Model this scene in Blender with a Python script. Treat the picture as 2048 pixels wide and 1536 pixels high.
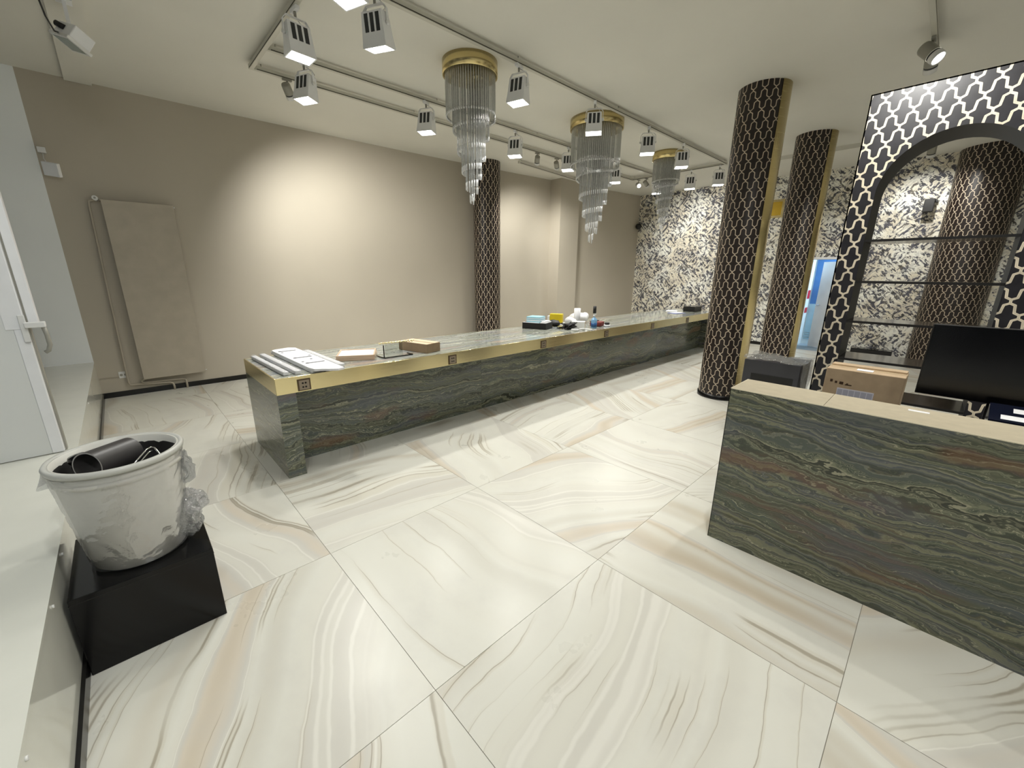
import bpy, bmesh, math, random
from mathutils import Vector, Matrix
random.seed(7)
PI = math.pi
SC = bpy.context.scene
COL = SC.collection
for o in list(bpy.data.objects):
    bpy.data.objects.remove(o)

# ------------------------------------------------------------------ camera
CAM = (7.773, 0.402, 1.735)
yaw, pit, rol, FPX = math.radians(46.239), math.radians(-15.447), math.radians(0.442), 807.24
fw = Vector((-math.sin(yaw) * math.cos(pit), math.cos(yaw) * math.cos(pit), math.sin(pit)))
rt = Vector((math.cos(yaw), math.sin(yaw), 0))
up = rt.cross(fw)
rt2 = rt * math.cos(rol) + up * math.sin(rol)
up2 = up * math.cos(rol) - rt * math.sin(rol)
cd = bpy.data.cameras.new('camera')
cam = bpy.data.objects.new('camera', cd)
COL.objects.link(cam)
cam.matrix_world = Matrix(((rt2.x, up2.x, -fw.x, CAM[0]), (rt2.y, up2.y, -fw.y, CAM[1]), (rt2.z, up2.z, -fw.z, CAM[2]), (0, 0, 0, 1)))
cd.sensor_fit = 'HORIZONTAL'
cd.sensor_width = 36
cd.lens = FPX / 2048 * 36
cd.clip_start = 0.05
SC.camera = cam

# ------------------------------------------------------------------ world, exposure
w = bpy.data.worlds.new('night')
SC.world = w
w.use_nodes = True
w.node_tree.nodes['Background'].inputs[0].default_value = (0.35, 0.42, 0.55, 1)
w.node_tree.nodes['Background'].inputs[1].default_value = 0.05
SC.view_settings.view_transform = 'Standard'
SC.view_settings.look = 'None'
SC.view_settings.gamma = 1
SC.view_settings.use_curve_mapping = False
SC.view_settings.exposure = 0.32
FLOOD_W = 92.0      # each track floodlight
SPOT_W = 70.0       # each small track spot
LAMP_COL = (1.0, 0.985, 0.93)

H = 3.938           # ceiling height


def WX(y):          # the beige wall bows slightly into the room towards the far end
    return 0.0070 * y * y


# ------------------------------------------------------------------ material helpers
class S:
    """node socket with arithmetic"""
    def __init__(s, t, k):
        s.t, s.k = t, k

    def op(s, o, b=None, c=None):
        n = s.t.nodes.new('ShaderNodeMath')
        n.operation = o
        for i, v in enumerate((s, b, c)):
            if v is None:
                continue
            if isinstance(v, S):
                s.t.links.new(v.k, n.inputs[i])
            else:
                n.inputs[i].default_value = v
        return S(s.t, n.outputs[0])

    def __add__(s, b): return s.op('ADD', b)
    def __sub__(s, b): return s.op('SUBTRACT', b)
    def __mul__(s, b): return s.op('MULTIPLY', b)
    def __truediv__(s, b): return s.op('DIVIDE', b)
    def inv(s): return S.const(s.t, 1.0).op('SUBTRACT', s)
    def abs(s): return s.op('ABSOLUTE')
    def min(s, b): return s.op('MINIMUM', b)
    def max(s, b): return s.op('MAXIMUM', b)

    @staticmethod
    def const(t, v):
        n = t.nodes.new('ShaderNodeValue')
        n.outputs[0].default_value = v
        return S(t, n.outputs[0])

    def step(s, lo, hi):        # smooth ramp from 0 at lo to 1 at hi (or falling when lo > hi)
        n = s.t.nodes.new('ShaderNodeMapRange')
        n.interpolation_type = 'SMOOTHSTEP'
        s.t.links.new(s.k, n.inputs[0])
        if lo > hi:
            n.inputs[1].default_value, n.inputs[2].default_value = hi, lo
            n.inputs[3].default_value, n.inputs[4].default_value = 1, 0
        else:
            n.inputs[1].default_value, n.inputs[2].default_value = lo, hi
        return S(s.t, n.outputs[0])


def rgb(r, g, b):               # 0-255 screen colour to linear
    f = lambda c: (c / 255 / 12.92) if c / 255 <= 0.04045 else ((c / 255 + 0.055) / 1.055) ** 2.4
    return (f(r), f(g), f(b), 1)


class M:
    def __init__(s, name, col=(0.8, 0.8, 0.8, 1), rough=0.5, metal=0.0, spec=0.5):
        s.m = bpy.data.materials.new(name)
        s.m.use_nodes = True
        s.t = s.m.node_tree
        s.b = s.t.nodes['Principled BSDF']
        s.b.inputs['Base Color'].default_value = col
        s.b.inputs['Roughness'].default_value = rough
        s.b.inputs['Metallic'].default_value = metal
        s.b.inputs['Specular IOR Level'].default_value = spec

    def set(s, inp, v):
        if isinstance(v, S):
            s.t.links.new(v.k, s.b.inputs[inp])
        else:
            s.b.inputs[inp].default_value = v
        return s

    def coord(s, kind='Object'):
        n = s.t.nodes.new('ShaderNodeTexCoord')
        return S(s.t, n.outputs[kind])

    def xyz(s, v):
        n = s.t.nodes.new('ShaderNodeSeparateXYZ')
        s.t.links.new(v.k, n.inputs[0])
        return [S(s.t, n.outputs[i]) for i in range(3)]

    def vec(s, x, y, z):
        n = s.t.nodes.new('ShaderNodeCombineXYZ')
        for i, v in enumerate((x, y, z)):
            if isinstance(v, S):
                s.t.links.new(v.k, n.inputs[i])
            else:
                n.inputs[i].default_value = v
        return S(s.t, n.outputs[0])

    def noise(s, v, scale=1, detail=3, rough=0.5, dims='3D', w=None, dist=0.0):
        n = s.t.nodes.new('ShaderNodeTexNoise')
        n.noise_dimensions = dims
        if v is not None and dims != '1D':
            s.t.links.new(v.k, n.inputs['Vector'])
        if w is not None:
            s.t.links.new(w.k, n.inputs['W'])
        n.inputs['Scale'].default_value = scale
        n.inputs['Detail'].default_value = detail
        n.inputs['Roughness'].default_value = rough
        n.inputs['Distortion'].default_value = dist
        return S(s.t, n.outputs[0])

    def ramp(s, f, stops, interp='LINEAR'):
        n = s.t.nodes.new('ShaderNodeValToRGB')
        n.color_ramp.interpolation = interp
        e = n.color_ramp.elements
        while len(e) < len(stops):
            e.new(0.5)
        for el, (p, c) in zip(e, stops):
            el.position = p
            el.color = c
        s.t.links.new(f.k, n.inputs[0])
        return S(s.t, n.outputs[0])

    def mix(s, f, a, b, mode='MIX'):
        n = s.t.nodes.new('ShaderNodeMix')
        n.data_type = 'RGBA'
        n.blend_type = mode
        for i, v in ((0, f), (6, a), (7, b)):
            if isinstance(v, S):
                s.t.links.new(v.k, n.inputs[i])
            else:
                n.inputs[i].default_value = v
        return S(s.t, n.outputs[2])

    def bump(s, h, strength=0.2, dist=0.01):
        n = s.t.nodes.new('ShaderNodeBump')
        n.inputs['Strength'].default_value = strength
        n.inputs['Distance'].default_value = dist
        s.t.links.new(h.k, n.inputs['Height'])
        s.t.links.new(n.outputs[0], s.b.inputs['Normal'])
        return s


MATS = {}


def plain(name, col, rough=0.5, metal=0.0, spec=0.5, var=0.06, scale=6.0):
    """plain paint / plastic / metal with a slight uneven tone"""
    if name in MATS:
        return MATS[name]
    m = M(name, col, rough, metal, spec)
    n = m.noise(m.coord(), scale, 3)
    d = tuple(c * (1 - var) for c in col[:3]) + (1,)
    l = tuple(min(1, c * (1 + var)) for c in col[:3]) + (1,)
    m.set('Base Color', m.ramp(n, [(0.3, d), (0.7, l)]))
    MATS[name] = m.m
    return m.m


def emitter(name, col, strength):
    m = M(name, (0.9, 0.9, 0.9, 1), 0.3)
    m.set('Emission Color', col)
    m.set('Emission Strength', strength)
    return m.m


def lattice_dist(m, x, y, a=0.128, b=0.222, y0=0.12, x1=0.55, y1=0.25):
    """distance in metres to the nearest line of the stepped quatrefoil lattice"""
    X = (x * (2 / a)).op('PINGPONG', 1.0)
    Y = (y * (2 / b)).op('PINGPONG', 1.0)
    f = X.op('LESS_THAN', 0.5)
    X = X + f * (X * -2.0 + 1.0)
    Y = Y + f * (Y * -2.0 + 1.0)
    px, py = X * (a / 2), Y * (b / 2)

    def seg(ax, ay, bx, by):
        ax, ay, bx, by = ax * a / 2, ay * b / 2, bx * a / 2, by * b / 2
        dx, dy = bx - ax, by - ay
        L2 = dx * dx + dy * dy
        ux, uy = px - ax, py - ay
        t = (ux * (dx / L2) + uy * (dy / L2)).max(0.0).min(1.0)
        ex, ey = ux - t * dx, uy - t * dy
        return (ex * ex + ey * ey).op('SQRT')
    return seg(1, -1, 1, y0).min(seg(1, y0, x1, y1)).min(seg(x1, y1, 1 - x1, 1 - y1))


def lattice_mat(name, ground, line, width, groove=False, rough=0.5, coords='UV', line_metal=0.0, **shape):
    m = M(name, ground, rough)
    uv = m.coord(coords)
    x, y, z = m.xyz(uv)
    d = lattice_dist(m, x, y, **shape)
    lm = d.step(width * 0.5 + 0.0012, width * 0.5 - 0.0008)
    n = m.noise(uv, 9, 4)
    lc = m.mix(n.step(0.3, 0.7), line, tuple(c * 0.72 for c in line[:3]) + (1,))
    if groove:
        g = d.step(width * 0.16, width * 0.05)
        lc = m.mix(g * 0.55, lc, tuple(c * 0.45 for c in line[:3]) + (1,))
    gc = m.mix(n.step(0.4, 0.65), ground, tuple(c * 0.7 for c in ground[:3]) + (1,))
    m.set('Base Color', m.mix(lm, gc, lc))
    m.set('Metallic', lm * line_metal)
    return m.m


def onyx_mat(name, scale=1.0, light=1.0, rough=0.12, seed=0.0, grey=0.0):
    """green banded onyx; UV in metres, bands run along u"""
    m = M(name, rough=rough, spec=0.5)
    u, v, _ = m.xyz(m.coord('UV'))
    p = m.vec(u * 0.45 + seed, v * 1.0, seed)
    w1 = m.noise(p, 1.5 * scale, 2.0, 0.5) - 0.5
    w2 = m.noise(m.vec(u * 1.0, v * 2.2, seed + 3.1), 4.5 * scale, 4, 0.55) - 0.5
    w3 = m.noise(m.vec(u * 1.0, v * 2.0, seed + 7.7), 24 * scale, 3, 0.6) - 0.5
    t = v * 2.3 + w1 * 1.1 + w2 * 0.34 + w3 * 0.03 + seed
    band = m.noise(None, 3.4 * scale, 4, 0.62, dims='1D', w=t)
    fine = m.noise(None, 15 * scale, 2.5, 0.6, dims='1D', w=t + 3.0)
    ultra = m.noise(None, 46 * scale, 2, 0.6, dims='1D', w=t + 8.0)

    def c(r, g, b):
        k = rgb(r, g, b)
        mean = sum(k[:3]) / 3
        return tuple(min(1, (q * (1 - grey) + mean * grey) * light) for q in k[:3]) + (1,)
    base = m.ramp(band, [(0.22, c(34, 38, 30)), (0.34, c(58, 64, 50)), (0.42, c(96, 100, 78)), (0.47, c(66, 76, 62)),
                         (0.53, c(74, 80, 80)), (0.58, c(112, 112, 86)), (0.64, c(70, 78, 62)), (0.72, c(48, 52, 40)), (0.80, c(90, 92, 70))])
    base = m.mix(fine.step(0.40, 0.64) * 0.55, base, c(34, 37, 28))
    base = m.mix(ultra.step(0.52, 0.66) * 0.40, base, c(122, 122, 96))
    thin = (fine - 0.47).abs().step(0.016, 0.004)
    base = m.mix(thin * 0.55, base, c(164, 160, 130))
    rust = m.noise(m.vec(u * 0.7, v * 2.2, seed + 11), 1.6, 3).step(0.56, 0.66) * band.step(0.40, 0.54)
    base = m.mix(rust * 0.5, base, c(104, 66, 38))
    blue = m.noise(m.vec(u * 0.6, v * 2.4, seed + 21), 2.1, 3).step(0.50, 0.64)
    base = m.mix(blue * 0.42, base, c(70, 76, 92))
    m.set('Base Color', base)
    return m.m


def marble_mat():
    """cream onyx-look porcelain: long soft drifting bands and a few fine veins, different on each tile"""
    m = M('floor_marble', rough=0.3, spec=0.4)
    oc = m.coord('Object')
    x, y, z = m.xyz(oc)
    oi = m.t.nodes.new('ShaderNodeObjectInfo')
    r = S(m.t, oi.outputs['Random'])
    sd = r * 37.0
    p = m.vec(x * 0.8 + sd, y + sd * 0.7, sd)
    w1 = m.noise(p, 1.0, 1.0, 0.4) - 0.5
    w2 = m.noise(p, 3.2, 3, 0.5) - 0.5
    w3 = m.noise(p, 16, 2, 0.5) - 0.5
    t = y + x * (r * 0.9 - 0.3) + w1 * 0.62 + w2 * 0.07 + w3 * 0.008 + r * 19.0
    band = m.noise(None, 2.0, 2.2, 0.5, dims='1D', w=t)
    fine = m.noise(None, 3.1, 2, 0.5, dims='1D', w=t + 4.0)
    base = m.ramp(band, [(0.22, rgb(214, 206, 190)), (0.34, rgb(228, 226, 216)), (0.45, rgb(236, 235, 226)),
                         (0.55, rgb(234, 232, 222)), (0.62, rgb(220, 217, 209)), (0.67, rgb(226, 216, 200)), (0.74, rgb(212, 200, 180)), (0.80, rgb(230, 226, 214))])
    cl = m.noise(p, 2.4, 5, 0.6)
    base = m.mix(cl.step(0.46, 0.74) * 0.38, base, rgb(214, 211, 205))
    gate = m.noise(p, 1.4, 1).step(0.46, 0.60)
    vein = (fine - 0.5).abs().step(0.0075, 0.0012) * gate
    halo = (fine - 0.515).step(-0.045, 0.0) * (fine - 0.515).step(0.02, 0.0) * gate
    base = m.mix(halo * 0.28, base, rgb(206, 196, 174))
    base = m.mix(vein * 0.62, base, rgb(150, 138, 116))
    wv = (band - 0.58).abs().step(0.009, 0.002)
    base = m.mix(wv * 0.6, base, rgb(248, 246, 238))
    m.set('Base Color', m.mix(1.0, base, (0.80, 0.80, 0.79, 1), 'MULTIPLY'))
    m.set('Roughness', cl * 0.1 + 0.24)
    return m.m


def wallpaper_mat():
    """dense painted foliage: dark slanting leaf strokes on off-white"""
    m = M('foliage_wallpaper', rough=0.65, spec=0.25)
    x, _, z = m.xyz(m.coord('Object'))
    wv = m.vec(x, z, 0.0)
    wob = m.noise(wv, 5, 3) - 0.5
    wob2 = m.noise(m.vec(x + 9.0, z, 4.0), 5, 3) - 0.5
    xx, zz = x + wob * 0.10, z + wob2 * 0.10

    def strokes(ang, la, lb, off):
        c, s = math.cos(ang), math.sin(ang)
        uu, vv = xx * c + zz * s, zz * c - xx * s
        return m.noise(m.vec(uu * la + off, vv * lb, off), 1.0, 2.6, 0.6)

    def chan(v):
        n = m.t.nodes.new('ShaderNodeSeparateColor')
        m.t.links.new(v.k, n.inputs[0])
        return S(m.t, n.outputs[0])
    pick = m.noise(m.vec(x, z, 7.0), 4.0, 2)
    s1, s2, s3 = strokes(0.95, 7.5, 19, 1.0), strokes(2.35, 7.5, 19, 5.0), strokes(0.15, 8.5, 19, 9.0)
    st = chan(m.mix(pick.step(0.60, 0.65), m.mix(pick.step(0.44, 0.49), s1, s2), s3))
    t1, t2 = strokes(0.75, 9, 22, 41.0), strokes(2.2, 9, 22, 47.0)
    mid = chan(m.mix(pick.step(0.50, 0.55), t1, t2))
    dens = m.noise(m.vec(x, z, 13.0), 2.6, 3) - 0.5
    ink = (st + dens * 0.26).step(0.49, 0.535)
    midm = (mid + dens * 0.2).step(0.47, 0.54)
    cloud = m.noise(m.vec(x, z, 17.0), 2.4, 4)
    ground = m.ramp(cloud, [(0.40, rgb(246, 245, 236)), (0.56, rgb(232, 224, 204)), (0.70, rgb(212, 204, 188))])
    tone = m.noise(m.vec(x, z, 23.0), 7, 3)
    inkc = m.ramp(tone, [(0.36, rgb(30, 30, 38)), (0.5, rgb(58, 62, 82)), (0.62, rgb(94, 88, 84)), (0.7, rgb(52, 48, 46))])
    c = m.mix(midm * 0.32, ground, rgb(128, 126, 128))
    c = m.mix(ink * 0.92, c, inkc)
    hl = strokes(0.7, 14, 34, 31.0).step(0.57, 0.62)
    m.set('Base Color', m.mix(hl * 0.6, c, rgb(240, 238, 226)))
    return m.m


def brass_mat(name='brushed_brass', rough=0.24, col=(0.72, 0.59, 0.29, 1)):
    m = M(name, col, rough, 1.0)
    x, y, z = m.xyz(m.coord('Object'))
    n = m.noise(m.vec(x * 3, y * 3, z * 220), 1.0, 3)
    m.set('Roughness', n * 0.14 + rough - 0.06)
    m.set('Base Color', m.ramp(m.noise(m.coord(), 2.0, 2), [(0.3, tuple(c * 0.9 for c in col[:3]) + (1,)), (0.7, col)]))
    return m.m


def clear_mat(name, tint=(0.9, 0.93, 0.95), gloss=0.25, rough=0.06, bump=0.0, bscale=20, milky=0.0):
    """thin clear plastic or glass: see-through with sheen"""
    m = bpy.data.materials.new(name)
    m.use_nodes = True
    t = m.node_tree
    t.nodes.remove(t.nodes['Principled BSDF'])
    tr = t.nodes.new('ShaderNodeBsdfTransparent')
    tr.inputs[0].default_value = tint + (1,)
    gl = t.nodes.new('ShaderNodeBsdfGlossy')
    gl.inputs['Roughness'].default_value = rough
    lw = t.nodes.new('ShaderNodeLayerWeight')
    lw.inputs[0].default_value = 0.35
    mp = t.nodes.new('ShaderNodeMapRange')
    mp.inputs[3].default_value, mp.inputs[4].default_value = gloss, min(1, gloss + 0.5)
    mx = t.nodes.new('ShaderNodeMixShader')
    t.links.new(lw.outputs['Facing'], mp.inputs[0])
    t.links.new(mp.outputs[0], mx.inputs[0])
    t.links.new(tr.outputs[0], mx.inputs[1])
    t.links.new(gl.outputs[0], mx.inputs[2])
    t.links.new(mx.outputs[0], t.nodes['Material Output'].inputs[0])
    if milky:
        df = t.nodes.new('ShaderNodeBsdfDiffuse')
        df.inputs[0].default_value = (0.92, 0.93, 0.93, 1)
        m2 = t.nodes.new('ShaderNodeMixShader')
        m2.inputs[0].default_value = milky
        t.links.new(mx.outputs[0], m2.inputs[1])
        t.links.new(df.outputs[0], m2.inputs[2])
        t.links.new(m2.outputs[0], t.nodes['Material Output'].inputs[0])
    if bump:
        nz = t.nodes.new('ShaderNodeTexNoise')
        nz.inputs['Scale'].default_value = bscale
        nz.inputs['Detail'].default_value = 4
        bp = t.nodes.new('ShaderNodeBump')
        bp.inputs['Strength'].default_value = bump
        bp.inputs['Distance'].default_value = 0.02
        t.links.new(nz.outputs[0], bp.inputs['Height'])
        t.links.new(bp.outputs[0], gl.inputs['Normal'])
        t.links.new(bp.outputs[0], lw.inputs['Normal'])
    return m


def wall_paint(name, col, rough=0.6, streak=0.04):
    m = M(name, col, rough, 0, 0.35)
    n = m.noise(m.coord(), 1.3, 4)
    k = m.noise(m.coord(), 160, 2)
    m.set('Base Color', m.ramp(n, [(0.3, tuple(c * (1 - streak) for c in col[:3]) + (1,)), (0.7, col)]))
    m.bump(k, 0.05, 0.002)
    return m.m


BEIGE = wall_paint('beige_wall_paint', rgb(186, 178, 163))
WHITEW = wall_paint('white_wall_paint', rgb(222, 224, 222))
CEIL = wall_paint('ceiling_paint', rgb(222, 220, 211), 0.7)
PIPE = plain('beige_pipe_paint', rgb(176, 167, 151), 0.5)
BLACKGLOSS = plain('black_gloss_lacquer', rgb(13, 13, 14), 0.15, 0, 0.3)
BLACKMATT = plain('black_matt', rgb(20, 19, 19), 0.5)
BLACKSHELF = plain('black_shelf_gloss', rgb(22, 20, 20), 0.10, 0, 0.9)
SKIRT = plain('black_skirting', rgb(16, 15, 15), 0.25)
WHITEGLOSS = plain('white_gloss_panel', rgb(218, 218, 208), 0.10, 0, 0.7, 0.02)
WHITEPL = plain('white_plastic', rgb(222, 222, 220), 0.35, 0, 0.5, 0.03)
WHITEMET = plain('white_enamel', rgb(234, 235, 237), 0.35, 0, 0.5, 0.03)
GREYMET = plain('grey_enamel', rgb(150, 148, 138), 0.4)
DARKSLOT = plain('dark_slot', rgb(52, 54, 55), 0.6)
RAIL = plain('rail_enamel', rgb(196, 194, 182), 0.4, 0, 0.5, 0.02)
RAILSLOT = plain('rail_groove', rgb(62, 58, 48), 0.6)
CHROME = plain('chrome', (0.75, 0.75, 0.75, 1), 0.12, 1.0, 0.5, 0.03)
BRASS = brass_mat()
BRASS2 = brass_mat('edge_brass', 0.22, (0.93, 0.80, 0.46, 1))
MARBLE = marble_mat()
GROUT = plain('floor_grout', rgb(150, 146, 134), 0.7)
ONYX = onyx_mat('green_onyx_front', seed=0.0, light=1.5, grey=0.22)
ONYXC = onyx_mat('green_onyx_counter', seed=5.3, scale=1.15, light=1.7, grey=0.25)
ONYXT = onyx_mat('green_onyx_lit_top', seed=9.1, scale=1.0, light=3.6, rough=0.07, grey=0.55)  # same onyx lightened: reflected light put into the colour, plus paler streaks
COLLAT = lattice_mat('column_lattice_paper', rgb(32, 21, 16), rgb(206, 190, 168), 0.0098, rough=0.45, a=0.118, b=0.220, y0=0.05, x1=0.525, y1=0.235)
FRMLAT = lattice_mat('frame_lattice_paper', rgb(38, 37, 42), rgb(236, 224, 200), 0.0150, True, 0.4, a=0.124)
PAPER = plain('white_paper', rgb(232, 232, 234), 0.6, 0, 0.3, 0.02)
CARD = plain('brown_cardboard', rgb(182, 160, 132), 0.75, 0, 0.2, 0.08, 12)
CARD2 = plain('dark_cardboard', rgb(146, 126, 102), 0.75, 0, 0.2, 0.08, 12)
BOARD = plain('raw_beige_board', rgb(182, 172, 150), 0.55, 0, 0.3, 0.06, 18)
WALLPAPER = wallpaper_mat()
GLASSROD = clear_mat('clear_glass_rod', (0.88, 0.89, 0.89), 0.22, 0.09, milky=0.10)
FILM = clear_mat('clear_plastic_film', (0.97, 0.97, 0.98), 0.20, 0.08, 0.2, 14, milky=0.04)
FILM2 = clear_mat('thick_plastic_film', (0.92, 0.93, 0.95), 0.26, 0.10, 1.0, 22, milky=0.06)
FILM3 = clear_mat('thin_wrap_film', (0.98, 0.98, 0.99), 0.04, 0.12, 0.6, 30, milky=0.12)
PANE = clear_mat('window_glass', (0.92, 0.95, 0.95), 0.08, 0.01)
ACRYL = clear_mat('clear_acrylic', (0.93, 0.95, 0.94), 0.12, 0.03)
LENS = emitter('lit_lamp_lens', (1.0, 0.98, 0.93, 1), 14.0)
LENSPOT = emitter('lit_spot_lens', (1.0, 0.98, 0.93, 1), 10.0)

# ------------------------------------------------------------------ mesh helpers


class B:
    """collects faces; build() makes one mesh object"""
    def __init__(s):
        s.v, s.f, s.uv, s.sm = [], [], [], []

    def face(s, pts, uv=None, smooth=False):
        i = len(s.v)
        s.v += [tuple(p) for p in pts]
        s.f.append(tuple(range(i, i + len(pts))))
        s.uv.append(uv)
        s.sm.append(smooth)
        return s

    def box(s, x0, x1, y0, y1, z0, z1, skip=''):
        q = [((x0, y0, z0), (x1, y0, z0), (x1, y0, z1), (x0, y0, z1)), ((x1, y1, z0), (x0, y1, z0), (x0, y1, z1), (x1, y1, z1)),
             ((x1, y0, z0), (x1, y1, z0), (x1, y1, z1), (x1, y0, z1)), ((x0, y1, z0), (x0, y0, z0), (x0, y0, z1), (x0, y1, z1)),
             ((x0, y0, z1), (x1, y0, z1), (x1, y1, z1), (x0, y1, z1)), ((x0, y1, z0), (x1, y1, z0), (x1, y0, z0), (x0, y0, z0))]
        for k, f in zip('yYXxZz', q):
            if k in skip:
                continue
            if k in 'yY':
                uv = [(p[0], p[2]) for p in f]
            elif k in 'xX':
                uv = [(p[1], p[2]) for p in f]
            else:
                uv = [(p[1], p[0]) for p in f]
            s.face(f, uv)
        return s

    def bar(s, a, b, r, n=8, r2=None, cap=True):
        a, b = Vector(a), Vector(b)
        d = (b - a).normalized()
        h = Vector((0, 0, 1)) if abs(d.z) < 0.9 else Vector((1, 0, 0))
        p = d.cross(h).normalized()
        q = d.cross(p)
        r2 = r if r2 is None else r2
        A = [a + (p * math.cos(2 * PI * i / n) + q * math.sin(2 * PI * i / n)) * r for i in range(n)]
        Bq = [b + (p * math.cos(2 * PI * i / n) + q * math.sin(2 * PI * i / n)) * r2 for i in range(n)]
        for i in range(n):
            j = (i + 1) % n
            s.face((A[j], A[i], Bq[i], Bq[j]), None, True)
        if cap:
            s.face(A)
            s.face(Bq[::-1])
        return s

    def tube(s, pts, r, n=8):
        pts = [Vector(p) for p in pts]
        rings = []
        prev = None
        for i, p in enumerate(pts):
            d = (pts[min(i + 1, len(pts) - 1)] - pts[max(i - 1, 0)]).normalized()
            if prev is None:
                h = Vector((0, 0, 1)) if abs(d.z) < 0.9 else Vector((1, 0, 0))
                a = d.cross(h).normalized()
            else:
                a = (prev - d * prev.dot(d)).normalized()
            prev = a
            b = d.cross(a)
            rings.append([p + (a * math.cos(2 * PI * k / n) + b * math.sin(2 * PI * k / n)) * r for k in range(n)])
        for A, Bq in zip(rings, rings[1:]):
            for k in range(n):
                j = (k + 1) % n
                s.face((A[k], A[j], Bq[j], Bq[k]), None, True)
        s.face(rings[0][::-1])
        s.face(rings[-1])
        return s

    def lathe(s, prof, cx=0, cy=0, n=48, a0=0, a1=2 * PI, wob=None):
        def pt(r, z, a):
            if wob:
                r = wob(r, z, a)
            return (cx + r * math.cos(a), cy + r * math.sin(a), z)
        for (r0, z0), (r1, z1) in zip(prof, prof[1:]):
            for i in range(n):
                a, b = a0 + (a1 - a0) * i / n, a0 + (a1 - a0) * (i + 1) / n
                R = max(r0, r1)
                s.face((pt(r0, z0, a), pt(r0, z0, b), pt(r1, z1, b), pt(r1, z1, a)), [(a * R, z0), (b * R, z0), (b * R, z1), (a * R, z1)], True)
        return s

    def build(s, name, mat, parent=None, loc=(0, 0, 0), rot=(0, 0, 0), bevel=0, kind=None):
        me = bpy.data.meshes.new(name)
        me.from_pydata(s.v, [], s.f)
        me.materials.append(mat)
        if any(u is not None for u in s.uv):
            l = me.uv_layers.new(name='UVMap')
            k = 0
            for f, u in zip(s.f, s.uv):
                for i in range(len(f)):
                    l.data[k].uv = u[i] if u else (0, 0)
                    k += 1
        for p, sm in zip(me.polygons, s.sm):
            p.use_smooth = sm
        bm = bmesh.new()
        bm.from_mesh(me)
        bmesh.ops.remove_doubles(bm, verts=bm.verts, dist=1e-5)
        bm.to_mesh(me)
        bm.free()
        o = bpy.data.objects.new(name, me)
        COL.objects.link(o)
        o.location = loc
        o.rotation_euler = rot
        if parent:
            o.parent = parent
        if bevel:
            b = o.modifiers.new('bevel', 'BEVEL')
            b.width = bevel
            b.segments = 2
            b.limit_method = 'ANGLE'
        if kind:
            o['kind'] = kind
        return o


def box(name, mat, x0, x1, y0, y1, z0, z1, parent=None, bevel=0, kind=None):
    return B().box(x0, x1, y0, y1, z0, z1).build(name, mat, parent, bevel=bevel, kind=kind)


def tag(o, label, cat, group=None):
    o['label'] = label
    o['category'] = cat
    if group:
        o['group'] = group
    return o


def thing(name, label, cat, loc=(0, 0, 0), rz=0, group=None):
    o = bpy.data.objects.new(name, None)
    o.empty_display_size = 0.1
    COL.objects.link(o)
    o.location = loc
    o.rotation_euler = (0, 0, rz)
    return tag(o, label, cat, group)


def copy_tree(o, parent=None):
    c = o.copy()
    COL.objects.link(c)
    if parent:
        c.parent = parent
    for ch in list(o.children):
        copy_tree(ch, c)
    return c


def lamp_light(parent, loc, aim, watts, angle, blend=0.5, size=0.05, name='lamp_beam', col=LAMP_COL):
    l = bpy.data.lights.new(name, 'SPOT')
    l.energy = watts
    l.spot_size = math.radians(angle)
    l.spot_blend = blend
    l.shadow_soft_size = size
    l.color = col
    o = bpy.data.objects.new(name, l)
    COL.objects.link(o)
    o.location = loc
    o.rotation_euler = Vector(aim).to_track_quat('-Z', 'Y').to_euler()
    if parent:
        o.parent = parent
    return o


def displaced(o, strength, size, seed=0):
    """crumple a mesh in code"""
    rnd = random.Random(seed)
    from mathutils import noise
    off = Vector((rnd.random() * 50, rnd.random() * 50, rnd.random() * 50))
    me = o.data
    for v in me.vertices:
        p = v.co / size + off
        v.co += Vector((noise.noise(p), noise.noise(p + Vector((9, 3, 1))), noise.noise(p + Vector((2, 7, 5))))) * strength
    return o


# ================================================================== SETTING
XR, YF, YW = 10.5, 12.07, -1.0       # right wall, far wall, shop window plane

# floor slab with separate 1.2 m tiles
floor = box('floor', GROUT, -0.05, XR, 0.0, YF, -0.12, -0.004, kind='structure')
T, TX, TY, J = 1.2, 5.398, 1.086, 0.0013
full = None
for i in range(-5, 5):
    for j in range(-1, 10):
        x0, x1 = TX + i * T, TX + (i + 1) * T
        y0, y1 = TY + j * T, TY + (j + 1) * T
        a0, a1, b0, b1 = max(x0, -0.02), min(x1, XR), max(y0, 0.0), min(y1, YF)
        if a1 - a0 < 0.02 or b1 - b0 < 0.02:
            continue
        whole = (a0, a1, b0, b1) == (x0, x1, y0, y1)
        cx, cy = (x0 + x1) / 2, (y0 + y1) / 2
        if whole and full is not None:
            o = bpy.data.objects.new('tile', full)
            COL.objects.link(o)
            o.location = (cx, cy, 0)
            o.rotation_euler = (0, 0, PI / 2 * ((i + j) % 2))
        else:
            b = B().box(a0 - cx + J, a1 - cx - J, b0 - cy + J, b1 - cy - J, -0.02, 0)
            o = b.build('tile', MARBLE, None, (cx, cy, 0))
            if whole:
                full = o.data
        o.parent = floor

# ceiling
ceiling = box('ceiling', CEIL, -0.05, XR, YW, YF, H, H + 0.12, kind='structure')
box('casing', CEIL, 0.02, 6.5, 0.39, 0.63, H - 0.03, H, ceiling)
box('trim_1', CEIL, 4.75, XR, 10.14, 10.30, H - 0.07, H, kind='structure')

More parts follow.
